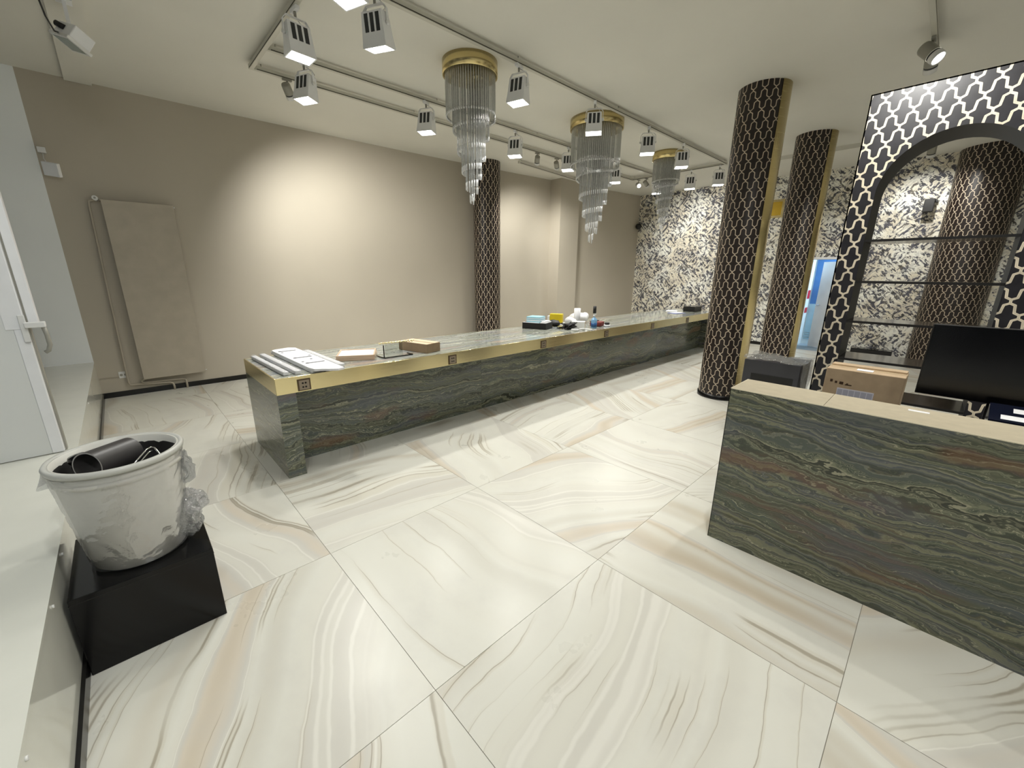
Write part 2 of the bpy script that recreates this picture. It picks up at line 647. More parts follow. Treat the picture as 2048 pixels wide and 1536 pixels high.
# beige wall (bowed), with pilaster
ys = [0.0, 1, 2, 3, 4, 5, 6, 7, 7.6, 8.2, 8.9, 9.6, 10.4, 11.2, YF]
prof = [(WX(y), y) for y in ys]
wall_left = None
for (xa, ya), (xb, yb) in zip(prof, prof[1:]):
    b = B()
    na, nb = 0.014 * ya, 0.014 * yb      # outward lean of the bowed face
    b.face([(xa, ya, 0), (xb, yb, 0), (xb, yb, H), (xa, ya, H)])
    b.face([(xb - 0.2, yb, 0), (xa - 0.2, ya, 0), (xa - 0.2, ya, H), (xb - 0.2, yb, H)])
    b.face([(xa - 0.2, ya, 0), (xa, ya, 0), (xa, ya, H), (xa - 0.2, ya, H)])
    b.face([(xb, yb, 0), (xb - 0.2, yb, 0), (xb - 0.2, yb, H), (xb, yb, H)])
    wall_left = b.build('wall_left', BEIGE, kind='structure')
pil = box('wall_pilaster', BEIGE, 0.40, 0.86, 8.62, 9.36, 0, H, kind='structure')
# skirting along it
b = B()
for (xa, ya), (xb, yb) in zip(prof, prof[1:]):
    b.face([(xa + .012, ya, 0), (xb + .012, yb, 0), (xb + .012, yb, .075), (xa + .012, ya, .075)])
    b.face([(xa + .012, ya, .075), (xb + .012, yb, .075), (xb, yb, .075), (xa, ya, .075)])
b.build('baseboard_left', SKIRT, kind='structure')

# far wall with wallpaper and a doorway
DX0, DX1, DZ = 5.44, 6.34, 2.07
wf = box('wall_far', WALLPAPER, 0.6, DX0, YF, YF + 0.14, 0, H, kind='structure')
box('wall_panel', WALLPAPER, DX1, XR, YF, YF + 0.14, 0, H, wf)
box('wall_panel', WALLPAPER, DX0, DX1, YF, YF + 0.14, DZ, H, wf)
bb = box('baseboard_far', SKIRT, 1.0, DX0 - 0.06, YF - 0.012, YF, 0, 0.075, kind='structure')
box('skirting_strip', SKIRT, DX1 + 0.06, XR, YF - 0.012, YF, 0, 0.075, bb)
# right wall
box('wall_right', WHITEW, XR, XR + 0.12, YW, YF, 0, H, kind='structure')

# window side: low glossy wall, ledge, end reveal, shop window
lw = box('wall_window', WHITEGLOSS, 0.0, XR, -0.035, 0.0, 0.0, 0.505, kind='structure')
box('ledge', WHITEGLOSS, 0.0, XR, YW, 0.004, 0.505, 0.52, lw)
box('baseboard_window', SKIRT, 0.0, XR, 0.0, 0.014, 0.0, 0.07, kind='structure')
for x in (2.2, 5.205, 5.62, 6.32):      # small fixing caps on the low wall
    B().bar((x, 0, 0.47), (x, 0.006, 0.47), 0.007, 10).build('fixing_cap', WHITEPL, lw)
rev = box('wall_reveal', wall_paint('reveal_white', rgb(240, 243, 243)), -0.25, 0.0, YW, 0.0, 0.0, H, kind='structure')
# shop window in the outer plane
win = box('window_1', WHITEMET, 0, XR, YW - 0.06, YW, 0.52, 0.60, kind='structure')
box('frame_head', WHITEMET, 0, XR, YW - 0.06, YW, H - 0.1, H, win)
for x in (0, 2.6, 5.2, 7.8, XR - 0.07):
    box('mullion', WHITEMET, x, x + 0.07, YW - 0.06, YW, 0.60, H - 0.1, win)
for x0, x1 in ((0.07, 2.6), (2.67, 5.2), (5.27, 7.8), (7.87, XR - 0.07)):
    box('pane', PANE, x0, x1, YW - 0.035, YW - 0.025, 0.60, H - 0.1, win)

# inward-opened window sash standing across the ledge
sash = thing('window_2', '', '', (3.77, -0.10, 0.525))
del sash['label'], sash['category']
sash['kind'] = 'structure'
SW = 0.86
box('stile', WHITEMET, -0.035, 0.03, -0.045, 0.045, 0.84, 2.9, sash, 0.004)
box('stile', WHITEMET, -0.035, 0.026, -0.012, 0.045, 0.0, 0.84, sash, 0.004)
box('sash_lip', WHITEMET, -0.07, 0.0, 0.055, 0.098, 0.86, 2.9, sash, 0.003)
box('rebate', GREYMET, -0.06, -0.01, 0.045, 0.055, 0.0, 2.9, sash)
box('stile', WHITEMET, -0.035, 0.03, -SW, -SW + 0.07, 0.0, 2.9, sash, 0.004)
box('rail', WHITEMET, -0.035, 0.03, -SW + 0.07, -0.046, 2.83, 2.9, sash)
box('panel', WHITEW, -0.02, 0.022, -SW + 0.07, -0.0125, 0.0, 2.83, sash)
hd = box('handle_base', WHITEPL, 0.031, 0.046, 0.02, 0.05, 0.76, 0.93, sash, 0.004)
box('handle_block', WHITEPL, 0.03, 0.075, 0.04, 0.132, 0.85, 0.885, hd, 0.005)
B().tube([(0.055, 0.118, 0.86), (0.058, 0.124, 0.80), (0.06, 0.124, 0.735), (0.06, 0.112, 0.70), (0.06, 0.095, 0.69)], 0.012, 10).build('lever', GREYMET, hd)

# corridor beyond the doorway
LINO = plain('corridor_lino', rgb(128, 144, 156), 0.35)
CXL, CYE = 5.40, 13.2
cor = box('floor_corridor', LINO, CXL, 7.2, YF + 0.14, CYE, -0.1, 0.0, kind='structure')
box('threshold', LINO, DX0, DX1, YF, YF + 0.14, -0.1, 0.001, cor)
CW = wall_paint('corridor_white', rgb(214, 226, 230))
cw = box('wall_corridor', CW, CXL - 0.1, CXL, YF + 0.14, CYE, 0, 2.6, kind='structure')
box('wall_panel', CW, 7.2, 7.3, YF + 0.14, CYE, 0, 2.6, cw)
box('wall_panel', CW, CXL - 0.1, 7.3, CYE, CYE + 0.1, 0, 2.6, cw)
box('ceiling_corridor', CW, CXL - 0.1, 7.3, YF + 0.14, CYE + 0.1, 2.6, 2.7, kind='structure')
box('blue_panel', plain('blue_paint', rgb(52, 98, 150), 0.5), CXL + 0.03, 7.0, CYE - 0.03, CYE, 1.02, 2.5, cw)
box('grey_panel', plain('grey_blue_paint', rgb(140, 168, 180), 0.5), CXL + 0.03, 7.0, CYE - 0.03, CYE, 0.3, 1.02, cw)
for z in (0.12, 0.18, 0.24):
    box('grey_rail', plain('grey_blue_paint', rgb(140, 168, 180), 0.5), CXL + 0.03, 7.0, CYE - 0.03, CYE, z, z + 0.035, cw)
# door frame and open leaf
df = box('trim_2', WHITEMET, DX0 - 0.06, DX0, YF - 0.02, YF + 0.16, 0, DZ + 0.05, kind='structure')
box('jamb', WHITEMET, DX1, DX1 + 0.06, YF - 0.02, YF + 0.16, 0, DZ + 0.05, df)
box('head', WHITEMET, DX0, DX1, YF - 0.02, YF + 0.16, DZ, DZ + 0.05, df)
door = box('door_1', WHITEMET, -0.04, 0.0, 0.0, 0.84, 0.01, 2.03, kind='structure')
door.location = (DX1 - 0.02, YF + 0.19, 0)
door.rotation_euler = (0, 0, math.radians(52))
B().tube([(-0.04, 0.76, 1.03), (-0.09, 0.76, 1.03), (-0.09, 0.66, 1.03)], 0.011, 8).build('door_handle', CHROME, door)

# corridor ceiling lamp
cl = thing('corridor_lamp', 'flat square ceiling lamp in the blue corridor beyond the open door', 'lamp', (6.5, 12.75, 2.6))
box('lamp_housing', WHITEPL, -0.3, 0.3, -0.3, 0.3, -0.05, 0, cl)
box('diffuser', emitter('corridor_diffuser', (0.8, 0.93, 1.0, 1), 3.0), -0.27, 0.27, -0.27, 0.27, -0.058, -0.05, cl)
l = bpy.data.lights.new('corridor_light', 'AREA')
l.energy = 42
l.size = 0.5
l.color = (0.78, 0.92, 1.0)
lo = bpy.data.objects.new('corridor_light', l)
COL.objects.link(lo)
lo.parent = cl
lo.location = (0, 0, -0.07)
RED = plain('red_sign', rgb(176, 28, 42), 0.5)
tag(box('red_sign', RED, CXL + 0.001, CXL + 0.006, 12.9, 13.14, 1.15, 1.36), 'upper red sign on the white corridor wall seen through the doorway', 'sign')
tag(box('red_sign', RED, CXL + 0.001, CXL + 0.006, 12.9, 13.14, 0.80, 0.93), 'lower red sign on the white corridor wall seen through the doorway', 'sign')

# ================================================================== COLUMNS


def column(label, cx, cy, r, a0=0, a1=2 * PI, brass=None, rot=0.0):
    t = thing('column', label, 'column', (cx, cy, 0), 0, 'lattice papered columns')
    n = max(12, int(64 * (a1 - a0) / (2 * PI)))
    b = B()
    k = round(2 * PI * r / 0.118) * 0.118 / (2 * PI)
    for i in range(n):
        p, q = a0 + (a1 - a0) * i / n, a0 + (a1 - a0) * (i + 1) / n
        f = lambda a, z: (r * math.cos(a), r * math.sin(a), z)
        b.face((f(p, 0.06), f(q, 0.06), f(q, H), f(p, H)), [(p * k, .06), (q * k, .06), (q * k, H), (p * k, H)], True)
    b.build('papered_shaft', COLLAT, t)
    B().lathe([(r, 0.065), (r + 0.012, 0.06), (r + 0.012, 0.0)], 0, 0, n, a0, a1).build('base_ring', SKIRT, t)
    if brass:
        p, q = brass
        B().lathe([(r + 0.001, 0.065), (r + 0.006, 0.065), (r + 0.006, H), (r + 0.001, H)], 0, 0, 14, p, q).build('brass_strip', BRASS, t)
    return t


column('dark lattice papered column with a brass strip, nearest, in front of the floor space', 5.745, 6.61, 0.285, brass=(math.radians(-33), math.radians(55)))
column('dark lattice papered column with a brass strip, the one further behind near the door', 5.815, 9.13, 0.282, brass=(math.radians(-36), math.radians(55)))
column('dark lattice papered column standing against the beige wall behind the long counter', 0.66, 6.43, 0.285)
column('wide lattice papered half column on the foliage wall, seen through the arch', 7.90, YF - 0.002, 0.44, PI, 2 * PI)

# ================================================================== LONG COUNTER
CX0, CX1, CY0, CY1, CH, CB = 3.082, 4.175, 1.191, 10.62, 0.886, 0.748
ct = thing('counter', 'long low sales counter clad in green onyx with a polished brass edge', 'counter', (0, 0, 0))
b = B()
b.box(CX0, CX1, CY0, CY0 + 0.144, 0, CB)
b.build('end_panel', ONYXC, ct)
B().box(CX0, CX1, CY1 - 0.144, CY1, 0, CB).build('end_panel', ONYXC, ct)
px = 3.848
seams = [CY0 + 0.144, 3.61, 5.96, 8.30, CY1 - 0.144]
for k, (a, c) in enumerate(zip(seams, seams[1:])):
    bb = B().box(px - 0.03, px, a + 0.001, c - 0.001, 0, CB)
    bb.uv = [[(u[0] + k * 3.7, u[1] + k * 0.37) for u in f] for f in bb.uv]
    bb.build('front_panel', ONYXC, ct)
    bb = B().box(CX0, CX0 + 0.03, a + 0.001, c - 0.001, 0, CB)
    bb.build('back_panel', ONYXC, ct)
box('core', BLACKMATT, CX0 + 0.012, CX1 - 0.012, CY0 + 0.012, CY1 - 0.012, CB + 0.002, CH - 0.02, ct)
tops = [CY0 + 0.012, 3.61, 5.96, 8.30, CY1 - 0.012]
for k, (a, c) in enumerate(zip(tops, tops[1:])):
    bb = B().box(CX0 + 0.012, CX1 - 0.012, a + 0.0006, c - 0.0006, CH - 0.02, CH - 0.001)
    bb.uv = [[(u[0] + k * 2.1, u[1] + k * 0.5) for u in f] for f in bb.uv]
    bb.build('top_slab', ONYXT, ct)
ed = [CY0, 2.9, 5.9, 8.9, CY1]
for a, c in zip(ed, ed[1:]):
    box('brass_edge', BRASS2, CX1 - 0.012, CX1, a + 0.0005, c - 0.0005, CB, CH, ct, 0.0015)
    box('brass_edge', BRASS2, CX0, CX0 + 0.012, a + 0.0005, c - 0.0005, CB, CH, ct, 0.0015)
box('brass_edge', BRASS2, CX0, CX1 - 0.0125, CY0, CY0 + 0.012, CB, CH, ct, 0.0015)
box('brass_edge', BRASS2, CX0, CX1 - 0.0125, CY1 - 0.012, CY1, CB, CH, ct, 0.0015)
SOCK = plain('bronze_socket', rgb(150, 136, 118), 0.4, 0.2)
SOCKF = plain('bronze_socket_frame', rgb(92, 76, 56), 0.35, 0.5)
HOLE = plain('socket_hole', rgb(24, 16, 10), 0.7)
for k, y in enumerate((1.407, 2.937, 4.427, 5.92, 7.42, 8.9)):
    s = box('socket', SOCKF, CX1, CX1 + 0.006, y - 0.052, y + 0.052, 0.757, 0.857, ct)
    box('socket_insert', SOCK, CX1 + 0.006, CX1 + 0.008, y - 0.040, y + 0.040, 0.765, 0.846, s)
    for dz in (0.788, 0.822):
        for dy in (-0.011, 0.012):
            B().bar((CX1 + 0.006, y + dy, dz), (CX1 + 0.0087, y + dy, dz), 0.0082, 10).build('socket_hole', HOLE, s)

# ================================================================== RECEPTION DESK
KX0, KX1, KY0, KY1, KH = 6.972, 9.3, 3.044, 3.367, 1.056
dk = thing('reception_desk', 'tall reception desk fronted with green onyx and a beige ledge', 'desk', (0, 0, 0))
B().box(KX0, KX1, KY0, KY0 + 0.02, 0, KH - 0.004).build('front_panel', ONYX, dk)
box('carcass', BLACKMATT, KX0 + 0.004, KX1, KY0 + 0.021, KY1, 0, KH - 0.016, dk)
seam = 7.44
box('ledge_board', BOARD, KX0 + 0.004, seam - 0.001, KY0 + 0.004, KY1, KH - 0.015, KH, dk)
box('ledge_board', BOARD, seam + 0.001, KX1, KY0 + 0.004, KY1, KH - 0.015, KH, dk)
box('edge_trim', plain('cream_trim', rgb(220, 212, 188), 0.4), KX0, KX0 + 0.004, KY0, KY1, 0, KH, dk)
box('edge_trim', plain('cream_trim', rgb(220, 212, 188), 0.4), KX0, KX1, KY0, KY0 + 0.004, KH - 0.004, KH + 0.0005, dk)
box('worktop', BLACKGLOSS, KX0, KX1, KY1, 4.12, 0.71, 0.75, dk)
box('side_panel', BLACKMATT, KX0, KX0 + 0.03, KY1, 4.10, 0, 0.71, dk)
box('side_panel', BLACKMATT, KX1 - 0.03, KX1, KY1, 4.10, 0, 0.71, dk)

# monitor on the desk
mo = thing('monitor', 'black flat monitor standing on the reception desk', 'monitor', (8.09, 3.71, 0.751))
SCREEN = plain('dark_screen', rgb(9, 9, 11), 0.16, 0, 0.5)
box('screen_panel', BLACKMATT, -0.327, 0.327, 0.0, 0.03, 0.318, 0.722, mo, 0.004)
box('screen', SCREEN, -0.322, 0.322, -0.002, 0.0, 0.324, 0.718, mo)
box('neck', BLACKMATT, -0.04, 0.04, 0.03, 0.05, 0.01, 0.5, mo)
box('foot', BLACKMATT, -0.13, 0.13, -0.04, 0.15, 0.0, 0.012, mo, 0.003)

# glossy till, with a window reflection painted on as white strips
ti = thing('till', 'glossy blue-black till with painted white window reflections under the monitor', 'till', (8.21, 3.55, 0.751))
TILL = plain('till_black', rgb(14, 18, 34), 0.12, 0, 0.7)
b = B()
b.face([(-0.16, -0.06, 0.285), (0.26, -0.06, 0.285), (0.26, 0.07, 0.345), (-0.16, 0.07, 0.345)])
b.face([(-0.16, -0.06, 0), (0.26, -0.06, 0), (0.26, -0.06, 0.285), (-0.16, -0.06, 0.285)])
b.face([(0.26, 0.07, 0), (-0.16, 0.07, 0), (-0.16, 0.07, 0.345), (0.26, 0.07, 0.345)])
b.face([(-0.16, 0.07, 0), (-0.16, -0.06, 0), (-0.16, -0.06, 0.285), (-0.16, 0.07, 0.345)])
b.face([(0.26, -0.06, 0), (0.26, 0.07, 0), (0.26, 0.07, 0.345), (0.26, -0.06, 0.285)])
b.face([(-0.16, 0.07, 0), (0.26, 0.07, 0), (0.26, -0.06, 0), (-0.16, -0.06, 0)])
b.build('till_body', TILL, ti)
for x0, x1, y0, y1 in ((-0.12, 0.005, -0.045, -0.012), (0.012, 0.2, -0.045, -0.012), (-0.08, 0.0, 0.012, 0.045), (0.007, 0.2, 0.012, 0.045)):
    f = lambda y: 0.285 + (y + 0.06) * 0.06 / 0.13 + 0.0006
    B().face([(x0, y0, f(y0)), (x1, y0, f(y0)), (x1, y1, f(y1)), (x0, y1, f(y1))]).build('reflection_strip', PAPER, ti)

# carton on the desk
cb = thing('cardboard_carton', 'brown cardboard carton with a printed label sheet on the reception desk', 'carton', (7.51, 3.9, 0.751), math.radians(-1))
CB_H = 0.36
box('carton_body', CARD, -0.205, 0.20, 0.0, 0.22, 0, CB_H, cb, 0.004)
box('tape', plain('packing_tape', rgb(196, 176, 146), 0.2), -0.205, 0.20, 0.09, 0.14, CB_H, CB_H + 0.0015, cb)
box('lid_flap', CARD, -0.20, 0.195, 0.13, 0.218, CB_H + 0.001, CB_H + 0.012, cb)
box('paper_slip', PAPER, -0.05, 0.035, 0.035, 0.1, CB_H + 0.0015, CB_H + 0.003, cb)
INK = plain('brown_ink', rgb(62, 42, 24), 0.7)
for x0, x1, z0, z1 in ((-0.172, -0.158, .268, .285), (-0.145, -0.132, .262, .276), (-0.120, -0.098, .258, .276), (-0.088, -0.052, .256, .262), (-0.082, -0.072, .262, .270)):
    box('printed_mark', INK, x0, x1, -0.0012, 0.0, z0, z1, cb)
lb = box('label_sheet', plain('label_grey', rgb(214, 212, 222), 0.5), -0.125, 0.07, -0.0015, 0, 0.125, 0.232, cb)
for k in range(6):
    box('label_cell', plain('label_cell_grey', rgb(178, 178, 192), 0.5), -0.121 + k * 0.0315, -0.0935 + k * 0.0315, -0.0022, -0.0015, 0.14, 0.225, lb)
box('white_slip', PAPER, 7.76, 7.84, 3.28, 3.31, KH, KH + 0.001)
tag(bpy.data.objects['white_slip'], 'small white paper slip lying on the beige desk ledge', 'paper')

# black cabinet wrapped in film, between column and arch
pc = thing('black_cabinet', 'black cabinet wrapped in clear film standing between column and arch', 'cabinet', (6.715, 5.02, 0))
CABM = plain('cabinet_black', rgb(56, 56, 61), 0.35)
box('cabinet_body', CABM, -0.25, 0.245, 0, 0.42, 0, 0.885, pc, 0.004)
box('drawer_slot', BLACKMATT, -0.17, 0.2, -0.003, 0, 0.66, 0.75, pc)
box('drawer_front', CABM, -0.235, 0.23, -0.008, 0, 0.08, 0.58, pc, 0.003)
b = B()
nx, ny = 16, 12
fp = lambda i, j: (-0.27 + 0.54 * i / nx, -0.02 + 0.46 * j / ny, 0.905)
for i in range(nx):
    for j in range(ny):
        b.face((fp(i, j), fp(i + 1, j), fp(i + 1, j + 1), fp(i, j + 1)), None, True)
displaced(b.build('film_wrap', FILM2, pc), 0.028, 0.09, 3)
b = B()
fp = lambda i, j: (0.262, -0.02 + 0.46 * i / 12, 0.05 + 0.86 * j / 14)
for i in range(12):
    for j in range(14):
        b.face((fp(i, j), fp(i + 1, j), fp(i + 1, j + 1), fp(i, j + 1)), None, True)
displaced(b.build('film_wrap', FILM2, pc), 0.02, 0.12, 8)

# ================================================================== ARCHED SHELF UNIT
AX0, AX1, AY0, AY1, AH = 7.03, 8.235, 5.2, 5.65, 3.17
OX0, OX1, SPR = 7.195, 8.07, 2.385
ar = thing('arched_shelf', 'arched shelf unit with dark lattice front and black lining behind the desk', 'shelf unit', (0, 0, 0))
ocx, orr = (OX0 + OX1) / 2, (OX1 - OX0) / 2


def arc_pts(n=28):
    return [(ocx - orr * math.cos(PI * k / n), SPR + orr * math.sin(PI * k / n)) for k in range(n + 1)]


def opening_face(b, y, flip=False):
    P = lambda x, z: (x, y, z)
    U = lambda pts: [(p[0], p[2]) for p in pts]
    quads = [[P(AX0, 0), P(OX0, 0), P(OX0, SPR), P(AX0, SPR)], [P(OX1, 0), P(AX1, 0), P(AX1, SPR), P(OX1, SPR)]]
    ap = arc_pts()
    quads.append([P(AX0, SPR), P(OX0, SPR), P(OX0, AH), P(AX0, AH)])
    quads.append([P(OX1, SPR), P(AX1, SPR), P(AX1, AH), P(OX1, AH)])
    for (xa, za), (xb, zb) in zip(ap, ap[1:]):
        quads.append([P(xa, za), P(xb, zb), P(xb, AH), P(xa, AH)])
    for q in quads:
        if flip:
            q = q[::-1]
        b.face(q, U(q))


b = B()
opening_face(b, AY0)
b.build('lattice_front', FRMLAT, ar)
b = B()
opening_face(b, AY1, True)
b.build('lattice_back', FRMLAT, ar)
box('side_panel', FRMLAT, AX0, AX0 + 0.01, AY0, AY1, 0, AH, ar)
box('side_panel', FRMLAT, AX1 - 0.01, AX1, AY0, AY1, 0, AH, ar)
box('top_panel', FRMLAT, AX0, AX1, AY0, AY1, AH - 0.01, AH, ar)
b = B()
path = [(OX0, 0)] + arc_pts() + [(OX1, 0)]
for k, ((xa, za), (xb, zb)) in enumerate(zip(path, path[1:])):
    b.face([(xa, AY0 - 0.004, za), (xa, AY1, za), (xb, AY1, zb), (xb, AY0 - 0.004, zb)], None, 0 < k < len(path) - 2)
b.build('arch_lining', BLACKMATT, ar)
for z in (2.032, 1.685, 1.335, 0.990, 0.665, 0.335):
    sh = box('shelf', BLACKSHELF, OX0 + 0.001, OX1 - 0.001, AY0 + 0.006, AY1 - 0.004, z - 0.018, z, ar)
    box('shelf_edge', BLACKMATT, OX0 + 0.001, OX1 - 0.001, AY0 + 0.001, AY0 + 0.0055, z - 0.019, z + 0.001, sh)

# ================================================================== RADIATOR AND WALL FITTINGS
ra = thing('radiator', 'tall flat beige wall radiator with side pipes near the window', 'radiator', (0, 0, 0))
box('radiator_panel', PIPE, 0.085, 0.122, 0.452, 1.172, 0.222, 2.595, ra, 0.004)
box('rear_panel', PIPE, 0.034, 0.07, 0.49, 1.14, 0.26, 2.55, ra)
for z in (0.5, 2.3):
    box('wall_bracket', PIPE, 0.029, 0.085, 0.56, 0.60, z, z + 0.06, ra)
    box('wall_bracket', PIPE, 0.029, 0.085, 1.03, 1.07, z, z + 0.06, ra)
vk = B().bar((0.055, 0.415, 2.60), (0.135, 0.405, 2.605), 0.028, 18).build('valve_knob', WHITEPL, ra)
B().bar((0.135, 0.405, 2.605), (0.137, 0.405, 2.605), 0.012, 12).build('valve_cap', GREYMET, vk)
B().tube([(0.055, 0.46, 2.585), (0.055, 0.40, 2.585), (0.05, 0.345, 2.57), (0.045, 0.338, 2.52), (0.042, 0.31, 1.3), (0.04, 0.288, 0.19), (0.04, 0.30, 0.155), (0.04, 0.34, 0.150), (0.04, 0.73, 0.118), (0.04, 0.762, 0.10), (0.04, 0.77, 0.06), (0.04, 0.77, 0.0)], 0.0135, 10).build('supply_pipe', PIPE, ra)
B().tube([(0.09, 0.50, 0.235), (0.07, 0.45, 0.215), (0.05, 0.425, 0.19), (0.05, 0.44, 0.165), (0.05, 0.48, 0.16), (0.05, 0.89, 0.148), (0.05, 0.918, 0.13), (0.05, 0.922, 0.09), (0.05, 0.922, 0.0)], 0.0135, 10).build('return_pipe', PIPE, ra)
for y, z in ((1.178, 2.57), (1.178, 0.25)):
    B().bar((0.10, y - 0.004, z), (0.10, y + 0.012, z), 0.008, 8).build('bleed_cap', WHITEPL, ra)

so = thing('wall_socket', 'white double wall socket beside the radiator pipes', 'socket', (0.001, 0.255, 0.305))
box('socket_plate', WHITEPL, 0, 0.012, -0.048, 0.048, -0.046, 0.046, so, 0.003)
for dy in (-0.023, 0.023):
    B().bar((0.012, dy, 0), (0.0135, dy, 0), 0.017, 14).build('socket_well', GREYMET, so)
tag(box('cable_duct', PIPE, 0.001, 0.012, 0.0145, 0.206, 0.28, 0.291), 'thin beige cable duct running from the corner to the wall socket', 'cable duct')

em = thing('emergency_light', 'small white floodlight high on the beige wall at the window corner', 'lamp', (0.0, 0.10, 2.9))
B().box(-0.075, 0.075, -0.03, 0.02, -0.075, 0.075).build('light_body', WHITEMET, em, (0.13, 0.0, -0.02), (math.radians(14), math.radians(8), math.radians(62)), 0.006)
box('arm', WHITEMET, 0.0, 0.12, -0.06, -0.05, -0.05, -0.02, em)
B().tube([(0.05, -0.045, 0.16), (0.06, -0.05, 0.10), (0.09, -0.03, 0.05)], 0.005, 6).build('cable', WHITEPL, em)
box('junction_plate', WHITEPL, 0.0, 0.06, -0.085, -0.015, 0.165, 0.225, em, 0.003)

# white floodlight under the ceiling by the window
cf = thing('ceiling_floodlight', 'switched-off white ceiling floodlight with a black cable near the window', 'lamp', (2.2, 0.51, H - 0.03))
box('mount_plate', WHITEMET, -0.05, 0.05, -0.05, 0.05, -0.015, 0, cf)
box('arm', WHITEMET, -0.018, 0.018, -0.012, 0.012, -0.21, -0.015, cf)
hb = B().box(-0.10, 0.10, -0.075, 0.075, -0.06, 0.05).build('housing', WHITEMET, cf, (0.02, 0.02, -0.26), (math.radians(-26), math.radians(18), 0.5), 0.008)
box('front_rim', WHITEPL, -0.115, 0.115, -0.09, 0.09, -0.085, -0.06, hb, 0.004)
box('lens', plain('grey_lens', rgb(150, 158, 150), 0.15), -0.09, 0.09, -0.068, 0.068, -0.0865, -0.085, hb)
B().bar((-0.06, -0.10, 0.0), (0.0, -0.07, 0.0), 0.022, 12).build('cable_plug', BLACKMATT, hb)
B().tube([(0.035, -0.07, -0.27), (0.13, -0.10, -0.30), (0.30, -0.13, -0.27), (0.42, -0.15, -0.17), (0.52, -0.16, 0.0)], 0.006, 8).build('cable', BLACKMATT, cf)

for k, (x, lab) in enumerate(((6.1, 'added fill floodlight by the window, out of view above the black box'), (8.2, 'added fill floodlight by the window, out of view nearest the desk side'))):  # unseen lit floods added to brighten the window side
    t = thing('ceiling_floodlight', lab, 'lamp', (x, 0.51, H - 0.03), 0, 'added fill floodlights by the window')
    box('mount_plate', WHITEMET, -0.05, 0.05, -0.05, 0.05, -0.015, 0, t)
    box('arm', WHITEMET, -0.018, 0.018, -0.012, 0.012, -0.21, -0.015, t)
    h_ = B().box(-0.10, 0.10, -0.075, 0.075, -0.06, 0.05).build('housing', WHITEMET, t, (0.0, 0.0, -0.26), (math.radians(-18), math.radians(34), 0), 0.008)
    box('front_rim', WHITEPL, -0.115, 0.115, -0.09, 0.09, -0.085, -0.06, h_, 0.004)
    box('lens', LENS, -0.09, 0.09, -0.068, 0.068, -0.0865, -0.085, h_)
    lamp_light(h_, (0, 0, -0.10), (0, 0, -1), (58, 135)[k], 145, 0.8, 0.09, col=(0.97, 1.0, 1.0))

# ================================================================== TRACK LIGHTING
RZ = H - 0.075
RAILS = []


def rail(label, a, c):
    """track rail from a to c (xy), hung just under the ceiling"""
    a, c = Vector((a[0], a[1])), Vector((c[0], c[1]))
    L = (c - a).length
    ang = math.atan2(c.y - a.y, c.x - a.x)
    t = thing('track_rail', label, 'track rail', (a.x, a.y, H), ang, 'ceiling track rails')
    box('rail_body', RAIL, 0, L, -0.02, 0.02, -0.075, -0.030, t)
    box('groove', RAILSLOT, 0.03, L - 0.03, -0.0215, -0.02, -0.070, -0.062, t)
    box('groove', RAILSLOT, 0.03, L - 0.03, 0.02, 0.0215, -0.070, -0.062, t)
    n = max(2, int(L / 1.6) + 1)
    for k in range(n):
        x = 0.08 + (L - 0.16) * k / (n - 1)
        B().bar((x, 0, -0.031), (x, 0, 0.0), 0.006, 8).build('hanger', RAIL, t)
    return t


XR_, XM_, XL_ = 4.17, 2.63, 2.055
YC, YCF = 1.90, 9.74
rail('long ceiling track rail along the front of the counter, right of the chandeliers', (XR_ - 0.02, YC + 0.021), (XR_ + 0.04, YCF - 0.021))
rail('long ceiling track rail in the middle, left of the chandeliers', (XM_ - 0.03, YC + 0.021), (XM_ + 0.10, YCF - 0.021))
rail('long ceiling track rail nearest the beige wall', (XL_ - 0.02, YC + 0.021), (XL_ + 0.05, YCF - 0.021))
rail('short cross track rail at the window end of the ceiling grid', (XL_ - 0.04, YC), (6.4, YC))
rail('short cross track rail at the far end of the ceiling grid', (XL_ + 0.03, YCF), (XR_ + 0.06, YCF))
rail('short separate ceiling track rail beside the papered column at the beige wall', (1.31, 6.73), (1.14, 8.85))
rail('added out-of-view track rail on the far right, carrying fill floodlights', (9.0, 0.9), (9.0, 9.0))  # rail added out of view to carry the fill floods
rail('ceiling track rail above the reception desk side', (7.235, 2.2), (7.237, 6.62))


